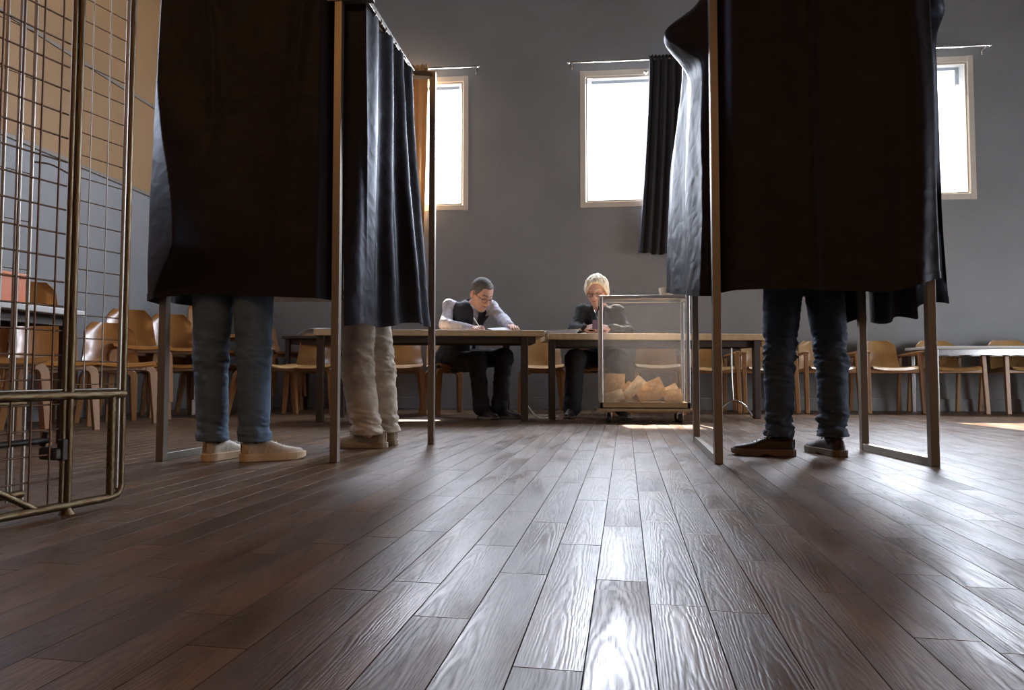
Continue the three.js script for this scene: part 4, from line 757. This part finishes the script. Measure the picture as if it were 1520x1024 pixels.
// a standing voter: legs from given ankle, knee and hip joints, the upper body behind the cloth
function standing(label, base, J, lr, trouserMat, topMat, hem, facing, height, foldAmp, lean = 0.16) {
  const o = person(label, base), hipC = J[0].hip.clone().add(J[1].hip).multiplyScalar(0.5), f = V(Math.sin(facing), 0, Math.cos(facing)), s = V(Math.cos(facing), 0, -Math.sin(facing));
  const waist = hipC.clone().add(V(0, 0.17, 0)), chest = hipC.clone().addScaledVector(f, lean * 0.7).add(V(0, 0.4 * height, 0)), neck = hipC.clone().addScaledVector(f, lean).add(V(0, 0.57 * height, 0)), head = neck.clone().addScaledVector(f, 0.04).add(V(0, 0.13, 0));
  const body = [], top = [], tr = [];
  for (const [i, j] of J.entries()) {
    const q = i ? 1 : -1, sh = neck.clone().addScaledVector(s, q * 0.16).add(V(0, -0.06, 0)), el = sh.clone().addScaledVector(f, 0.06).addScaledVector(s, q * 0.03).add(V(0, -0.27, 0)), wr = el.clone().addScaledVector(f, 0.17).addScaledVector(s, -q * 0.06).add(V(0, 0.09, 0));
    body.push([j.ankle, j.knee, 0.036, 0.045], [j.knee, j.hip, 0.05, 0.075], [sh, el, 0.042, 0.034], [el, wr, 0.034, 0.024]);
    tr.push([off(j.ankle, 0, -0.04, 0), j.knee, lr[0], lr[1]], [j.knee, j.hip, lr[1], lr[2]], [j.hip, waist, lr[2], 0.11]);
    top.push([sh, el, 0.054, 0.046], [el, wr, 0.046, 0.036], [sh, chest, 0.07, 0.11]);
    o.hands = [...(o.hands ?? []), lay(handGeo([0.5, 0.55, 0.6, 0.65], 0.6, 0.006), wr, f.clone().add(V(0, -0.2, 0)), V(0, 1, 0), q)];
    if (q < 0) o.hands[0] = lay(handGeo([0.5, 0.55, 0.6, 0.65], 0.6, 0.006).scale(1, 1, -1), wr, f.clone().add(V(0, -0.2, 0)), V(0, 1, 0));
  }
  body.push([hipC, waist, 0.06, 0.1], [waist, chest, 0.1, 0.115], [chest, neck, 0.1, 0.05], [neck, head, 0.05, 0.05]);
  tr.push([J[0].hip, J[1].hip, 0.075, 0.075]);
  top.push([hipC, waist, 0.085, 0.1], [waist, chest, 0.1, 0.125], [chest, off(neck, 0, -0.03, 0), 0.12, 0.065]);
  const hm = headMatrix(head.clone().addScaledVector(f, 0.02).add(V(0, 0.05, 0)), f.clone().add(V(0, -0.35, 0)), 0, 1);
  o.put('body', merge([boneNet(body, 0.05, 0.014), headGeo(0.008).applyMatrix4(hm), ...o.hands]), M.skinPale);
  o.put('hair', hairGeo('short').applyMatrix4(hm), M.hairDark);
  o.put('sweater', boneNet(top, 0.06, 0.016, { cut: (x, y) => hipC.y - 0.06 - y }), topMat);
  const hemAt = (y) => 0.006 * smooth(hem + 0.045, hem + 0.035, y);
  const trousers = o.put('trousers', boneNet(tr, 0.022, 0.006, { folds: (x, y, z) => { const m = Math.exp(-Math.pow((y - 0.47) / 0.1, 2)) + 1.3 * Math.exp(-Math.pow((y - hem - 0.05) / 0.07, 2)) + 0.35; return foldAmp * m * (0.6 * cloth(1, 24, 8)(x, y, z) + 0.5 * cloth(1, 55, 16)(x + y * 0.3, y, z)) + hemAt(y); }, cut: (x, y) => hem - y }), trouserMat);
  o.trousers = trousers; return o;
}
function sockAt(o, base, a, m) { part('sock', rod(V(a.x - base.x, 0.05, a.z - base.z), V(a.x - base.x, 0.16, a.z - base.z), 0.034, 14, 0.04), m, o); }
{
  // voter in blue jeans
  const J = [{ ankle: atZ(317, 650, -2.945).setY(0.08), knee: atZ(313, 530, -2.955), hip: atZ(319, 405, -3.0) }, { ankle: atZ(378, 650, -2.945).setY(0.08), knee: atZ(377, 530, -2.955), hip: atZ(375, 405, -3.0) }], base = V(-1.53, 0, -2.95), a0 = J[0].ankle, a1 = J[1].ankle;
  const o = standing('person in light blue jeans and cream sneakers standing inside the left booth, facing away', base, J, [0.066, 0.075, 0.098], M.jeansBlue, M.jeansDark, 0.088, Math.PI, 0.95, 0.008);
  shoe(o, V(a0.x - 0.008 - base.x, 0.0005, a0.z + 0.067 - base.z), Math.PI - 0.25, SHOE.sneaker); shoe(o, V(a1.x - 0.045 - base.x, 0.0005, a1.z + 0.045 - base.z), Math.PI - 0.95, SHOE.sneaker);
  for (const j of J) sockAt(o, base, j.ankle, M.sock);
}
{
  // voter in beige trousers, side on
  const J = [{ ankle: atZ(546, 634, -3.5).setY(0.08), knee: atZ(531, 552, -3.5), hip: atZ(531, 450, -3.51) }, { ankle: atZ(571, 634, -3.66).setY(0.08), knee: atZ(563, 552, -3.66), hip: atZ(552, 450, -3.64) }], base = V(-1.12, 0, -3.58);
  const o = standing('person in beige trousers and worn canvas shoes standing side-on behind the navy curtain', base, J, [0.08, 0.088, 0.094], M.chino, M.shirt, 0.07, -Math.PI / 2, 0.95, 0.012);
  const a0 = J[0].ankle, a1 = J[1].ankle;
  shoe(o, V(a0.x + 0.1 - base.x, 0.0005, a0.z - 0.012 - base.z), -Math.PI / 2 - 0.02, SHOE.trainer); shoe(o, V(a1.x + 0.075 - base.x, 0.0005, a1.z - base.z), -Math.PI / 2 + 0.1, SHOE.trainer);
}
{
  // voter in dark jeans
  const z = -3.36, J = [{ ankle: atZ(1157, 640, z).setY(0.08), knee: atZ(1156, 535, z - 0.01), hip: atZ(1163, 415, z - 0.02) }, { ankle: atZ(1237, 640, z).setY(0.08), knee: atZ(1234, 535, z - 0.01), hip: atZ(1222, 415, z - 0.02) }], base = V((J[0].ankle.x + J[1].ankle.x) / 2, 0, z);
  const o = standing('person in dark jeans and brown leather shoes standing in the right booth, facing away', base, J, [0.062, 0.074, 0.094], M.jeansDark, M.black, 0.092, Math.PI, 1.0, 0.015);
  const a0 = J[0].ankle, a1 = J[1].ankle;
  shoe(o, V(a0.x + 0.062 - base.x, 0.0005, a0.z + 0.035 - base.z), -Math.PI / 2 - 0.18, SHOE.derby); shoe(o, V(a1.x + 0.012 - base.x, 0.0005, a1.z + 0.072 - base.z), Math.PI + 0.2, SHOE.derby);
  for (const j of J) sockAt(o, base, j.ankle, M.sock);
}
// seated officials
function seated(label, base, S) {
  const o = person(label, base), { hip, knee, ankle, sh, el, wr, neck, head, face, roll } = S, hipC = hip[0].clone().add(hip[1]).multiplyScalar(0.5), chest = sh[0].clone().add(sh[1]).multiplyScalar(0.5).lerp(hipC, 0.22), waist = chest.clone().lerp(hipC, 0.62);
  const body = [], tr = [], sl = [], torso = [];
  for (const i of [0, 1]) {
    body.push([hip[i], knee[i], 0.075, 0.05], [knee[i], ankle[i], 0.046, 0.034], [sh[i], el[i], 0.042, 0.035], [el[i], wr[i], 0.034, 0.025]);
    tr.push([hip[i], knee[i], S.thigh, S.kneeR], [knee[i], off(ankle[i], 0, -0.01, 0), S.kneeR * 0.97, S.hemR], [hip[i], hipC, S.thigh, 0.12]);
    sl.push([sh[i], el[i], S.arm, S.arm * 0.86], [el[i], wr[i], S.arm * 0.86, 0.037], [sh[i], chest, S.arm, 0.09]);
    torso.push([sh[i].clone().lerp(chest, 0.25), chest, S.arm + 0.012, S.belly * 0.9], [hip[i], waist, 0.125, S.belly]);
  }
  body.push([hipC, waist, 0.1, 0.11], [waist, chest, 0.11, 0.11], [chest, neck, 0.1, 0.055], [neck, head, 0.054, 0.05]);
  torso.push([waist, chest, S.belly, S.belly * 0.95], [chest, off(neck, 0, -0.05, 0), S.belly * 0.9, 0.075]);
  const hm = headMatrix(head, face, roll, S.headS ?? 1);
  const hands = [0, 1].map((i) => { const g = handGeo(S.curl[i], S.thumb ?? 0.7); if (S.flip[i]) { g.scale(1, 1, -1); const ix = g.index.array; for (let k = 0; k < ix.length; k += 3) [ix[k], ix[k + 1]] = [ix[k + 1], ix[k]]; g.computeVertexNormals(); } return lay(g, wr[i], S.handDir[i], S.handUp[i], 0.98); });
  o.put('body', merge([boneNet(body, 0.05, 0.012), headGeo().applyMatrix4(hm), ...hands]), S.skin);
  o.put('hair', hairGeo(S.hair).applyMatrix4(hm), S.hairMat);
  o.put('trousers', boneNet(tr, 0.05, 0.009, { folds: cloth(0.008, 16, 9) }), M.black);
  const geo = (list) => merge(list).applyMatrix4(hm);
  o.put('eyebrow', geo([-1, 1].map((s) => tube([V(s * 0.014, 0.03, 0.094), V(s * 0.032, 0.035, 0.087), V(s * 0.048, 0.03, 0.072)], 0.0035, 8, 5))), S.browMat);
  o.put('eyelid', geo([-1, 1].map((s) => tube([V(s * 0.019, 0.001, 0.0855), V(s * 0.031, -0.004, 0.0865), V(s * 0.043, 0.001, 0.078)], 0.0022, 8, 5))), M.hairDark);
  o.put('lips', geo([tube([V(-0.02, -0.06, 0.082), V(0, -0.0585, 0.0955), V(0.02, -0.06, 0.082)], 0.004, 10, 6)]), M.lip);
  const ring = (s) => { const pts = []; for (let k = 0; k <= 20; k++) { const a = k / 20 * Math.PI * 2; pts.push(V(s * 0.033 + 0.024 * Math.cos(a), -0.002 + 0.016 * Math.sin(a), 0.1 - 0.12 * Math.pow(Math.abs(s * 0.033 + 0.024 * Math.cos(a)), 1.5) * 2)); } return tube(pts, 0.0016, 30, 5); };
  const gl = o.put('glasses', geo([ring(-1), ring(1), tube([V(-0.01, 0.004, 0.1), V(0, 0.008, 0.103), V(0.01, 0.004, 0.1)], 0.0018, 6, 5), ...[-1, 1].map((s) => tube([V(s * 0.057, 0.004, 0.096), V(s * 0.074, 0.008, 0.05), V(s * 0.08, 0.006, 0.0), V(s * 0.081, -0.012, -0.02)], 0.002, 12, 5))]), M.darkIron);
  o.parts = { tr, sl, torso, chest, waist, hipC, neck };
  return o;
}
{
  // man in a dark vest, writing
  const z = (px, py, d) => atZ(px, py, d);
  const S = {
    hip: [z(664, 533, -6.42), z(690, 533, -6.32)], knee: [z(708, 536, -6.02), z(748, 531, -6.1)], ankle: [V(0, 0, 0), V(0, 0, 0)],
    sh: [z(667, 454, -6.27), z(729, 456, -6.3)], el: [z(661, 481, -6.12), z(748, 476, -6.16)], wr: [z(699, 487.5, -5.98), z(757, 483, -5.98)],
    neck: z(703, 455, -6.25), head: z(715, 437, -6.14), face: V(0.62, -0.6, 0.62), roll: 0.02, headS: 1.2,
    thigh: 0.095, kneeR: 0.082, hemR: 0.07, arm: 0.06, belly: 0.15, skin: M.skin, hair: 'short', hairMat: M.hairDark, browMat: M.hairDark,
    curl: [[0.7, 0.75, 0.8, 0.85], [0.5, 0.5, 0.55, 0.6]], thumb: 0.8, flip: [false, true],
    handDir: [V(1, 0.05, 0.45), V(0.5, -0.25, 1)], handUp: [V(-0.2, 1, 0.5), V(0.1, 1, 0.3)],
  };
  S.ankle = [atH(716, 618, 0.09).setY(0.1), atH(744, 617, 0.09).setY(0.1)];
  S.ankle[0].copy(V(atZ(714, 612, -5.86).x, 0.1, -5.87)); S.ankle[1].copy(V(atZ(741, 612, -5.9).x, 0.1, -5.93));
  const base = V(S.hip[0].x, 0, -6.3), o = seated('man in dark vest and pale shirt with glasses, bent over the table writing', base, S), { sl, torso, chest, waist, neck, hipC } = o.parts;
  o.put('shirt', boneNet([...sl, ...torso.map(([a, b, c, d]) => [a, b, c - 0.014, d - 0.014]), [chest, off(neck, 0, 0.0, 0.01), 0.1, 0.066]], 0.04, 0.008, { folds: cloth(0.008, 20, 12) }), M.shirt);
  const open = V(0.5, 0, 0.86), mid = chest;
  o.put('vest', boneNet([...torso.map(([a, b, c, d]) => [a, b, c + 0.004, d + 0.006]), [chest, off(neck, -0.025, -0.005, -0.04), 0.12, 0.088], [off(chest, -0.05, 0.03, -0.04), off(neck, -0.06, -0.03, -0.05), 0.12, 0.08]], 0.05, 0.008, { folds: cloth(0.006, 14, 9), cut: (x, y, zz) => { const q = (x - mid.x) * 0.82 - (zz - mid.z) * 0.57, f = (x - mid.x) * 0.57 + (zz - mid.z) * 0.82; return f > 0.02 ? (0.026 + 0.16 * Math.max(0, y - 0.96)) - Math.abs(q - 0.015) : -1; } }), M.vest);
  o.put('collar', tube([off(neck, 0.075, -0.05, 0.05), off(neck, 0.03, -0.015, 0.075), off(neck, -0.04, 0.015, 0.045), off(neck, -0.07, 0.03, -0.015), off(neck, -0.03, 0.025, -0.06)], 0.014, 24, 8), M.shirt);
  for (const [i, t] of [[0, 0.35], [1, 0.55]]) shoe(o, V(S.ankle[i].x - 0.055 * Math.sin(t) - base.x, 0.0005, S.ankle[i].z - 0.055 * Math.cos(t) - base.z), t + 0.35, SHOE.dark);
  const w = S.wr[0].clone(), tip = V(w.x + 0.115, T1.h + 0.004, w.z + 0.055);
  const pen = thing('pen', 'pale pen in the right hand of the writing man', 'pen', [tip.x, tip.y, tip.z]);
  part('barrel', rod(V(-0.008, 0.015, -0.004), V(-0.085, 0.135, -0.035), 0.0045, 8), M.white, pen); part('tip', rod(V(0, 0, 0), V(-0.008, 0.015, -0.004), 0.001, 6, 0.004), M.darkIron, pen);
}
{
  // blond woman with glasses
  const z = (px, py, d) => atZ(px, py, d), S = {
    hip: [z(884, 534, -6.6), z(910, 534, -6.6)], knee: [z(854, 533, -6.12), z(915, 533, -6.12)], ankle: [V(0, 0, 0), V(0, 0, 0)],
    sh: [z(864, 461, -6.5), z(917, 462, -6.5)], el: [z(853, 489, -6.38), z(930, 491, -6.36)], wr: [z(868, 487, -6.2), z(905, 487, -6.18)],
    neck: z(890, 455, -6.48), head: z(886, 433, -6.4), face: V(-0.28, -0.34, 0.9), roll: 0.03, headS: 1.15,
    thigh: 0.095, kneeR: 0.085, hemR: 0.085, arm: 0.058, belly: 0.125, skin: M.skinPale, hair: 'bob', hairMat: M.hairBlond, browMat: M.hairBlond,
    curl: [[0.75, 0.8, 0.8, 0.85], [0.75, 0.8, 0.8, 0.85]], thumb: 0.7, flip: [false, true],
    handDir: [V(0.8, 0.1, 0.5), V(-0.85, 0.1, 0.45)], handUp: [V(-0.3, 0.8, 0.6), V(0.3, 0.8, 0.6)],
  };
  S.ankle[0].copy(V(atZ(849, 605, -6.05).x, 0.1, -6.09)); S.ankle[1].copy(V(atZ(925, 605, -6.05).x, 0.1, -6.09));
  const base = V(S.hip[0].x + 0.08, 0, -6.5), o = seated('woman with short blond hair and glasses in a black jacket, seated behind the ballot box', base, S), { sl, torso, chest, neck } = o.parts;
  o.put('top', boneNet([...torso.map(([a, b, c, d]) => [a, b, c - 0.012, d - 0.012])], 0.05, 0.01, { cut: (x, y, zz) => Math.max(y - neck.y + 0.05 - 0.02 * smooth(0.03, -0.05, zz - neck.z), -1) }), M.tealTop);
  o.put('jacket', boneNet([...sl, ...torso, [chest, off(neck, 0, -0.02, -0.035), 0.11, 0.068]], 0.05, 0.009, { folds: cloth(0.008, 18, 10), cut: (x, y, zz) => zz > chest.z + 0.01 ? (0.04 + 0.1 * Math.max(0, y - 0.9)) - Math.abs(x - chest.x + 0.03) : -1 }), M.jacket);
  o.put('lapel', merge([-1, 1].map((s) => tube([off(chest, s * 0.05 - 0.03, -0.05, 0.12), off(chest, s * 0.062 - 0.03, 0.05, 0.115), off(neck, s * 0.075 - 0.01, -0.03, 0.03), off(neck, s * 0.06, 0.01, -0.03)], 0.011, 20, 7))), M.jacket);
  o.put('necklace', tube([off(neck, -0.05, -0.03, 0.04), off(neck, -0.035, -0.09, 0.1), off(chest, -0.025, 0.0, 0.125), off(neck, 0.0, -0.09, 0.1), off(neck, 0.03, -0.03, 0.04)], 0.002, 30, 5), M.steel);
  for (const i of [0, 1]) { const t = i ? 0.1 : -0.15; shoe(o, V(S.ankle[i].x - 0.06 * Math.sin(t) - base.x, 0.0005, S.ankle[i].z - 0.06 * Math.cos(t) - base.z), t, SHOE.dark); }
  const ph = z(887, 481, -6.12), p = thing('phone_pouch', 'dark purple pouch held up between the blond woman\'s hands', 'pouch', [ph.x, ph.y, ph.z], 0.1);
  part('case', box(0.095, 0.085, 0.016, 0, -0.005, 0, 0.007), M.purple, p); part('strap', tube([V(-0.02, 0.036, 0), V(-0.01, 0.05, 0.005), V(0.01, 0.05, 0.005), V(0.02, 0.036, 0)], 0.0025, 10, 5), M.purple, p);
}
renderer.render(scene, camera);
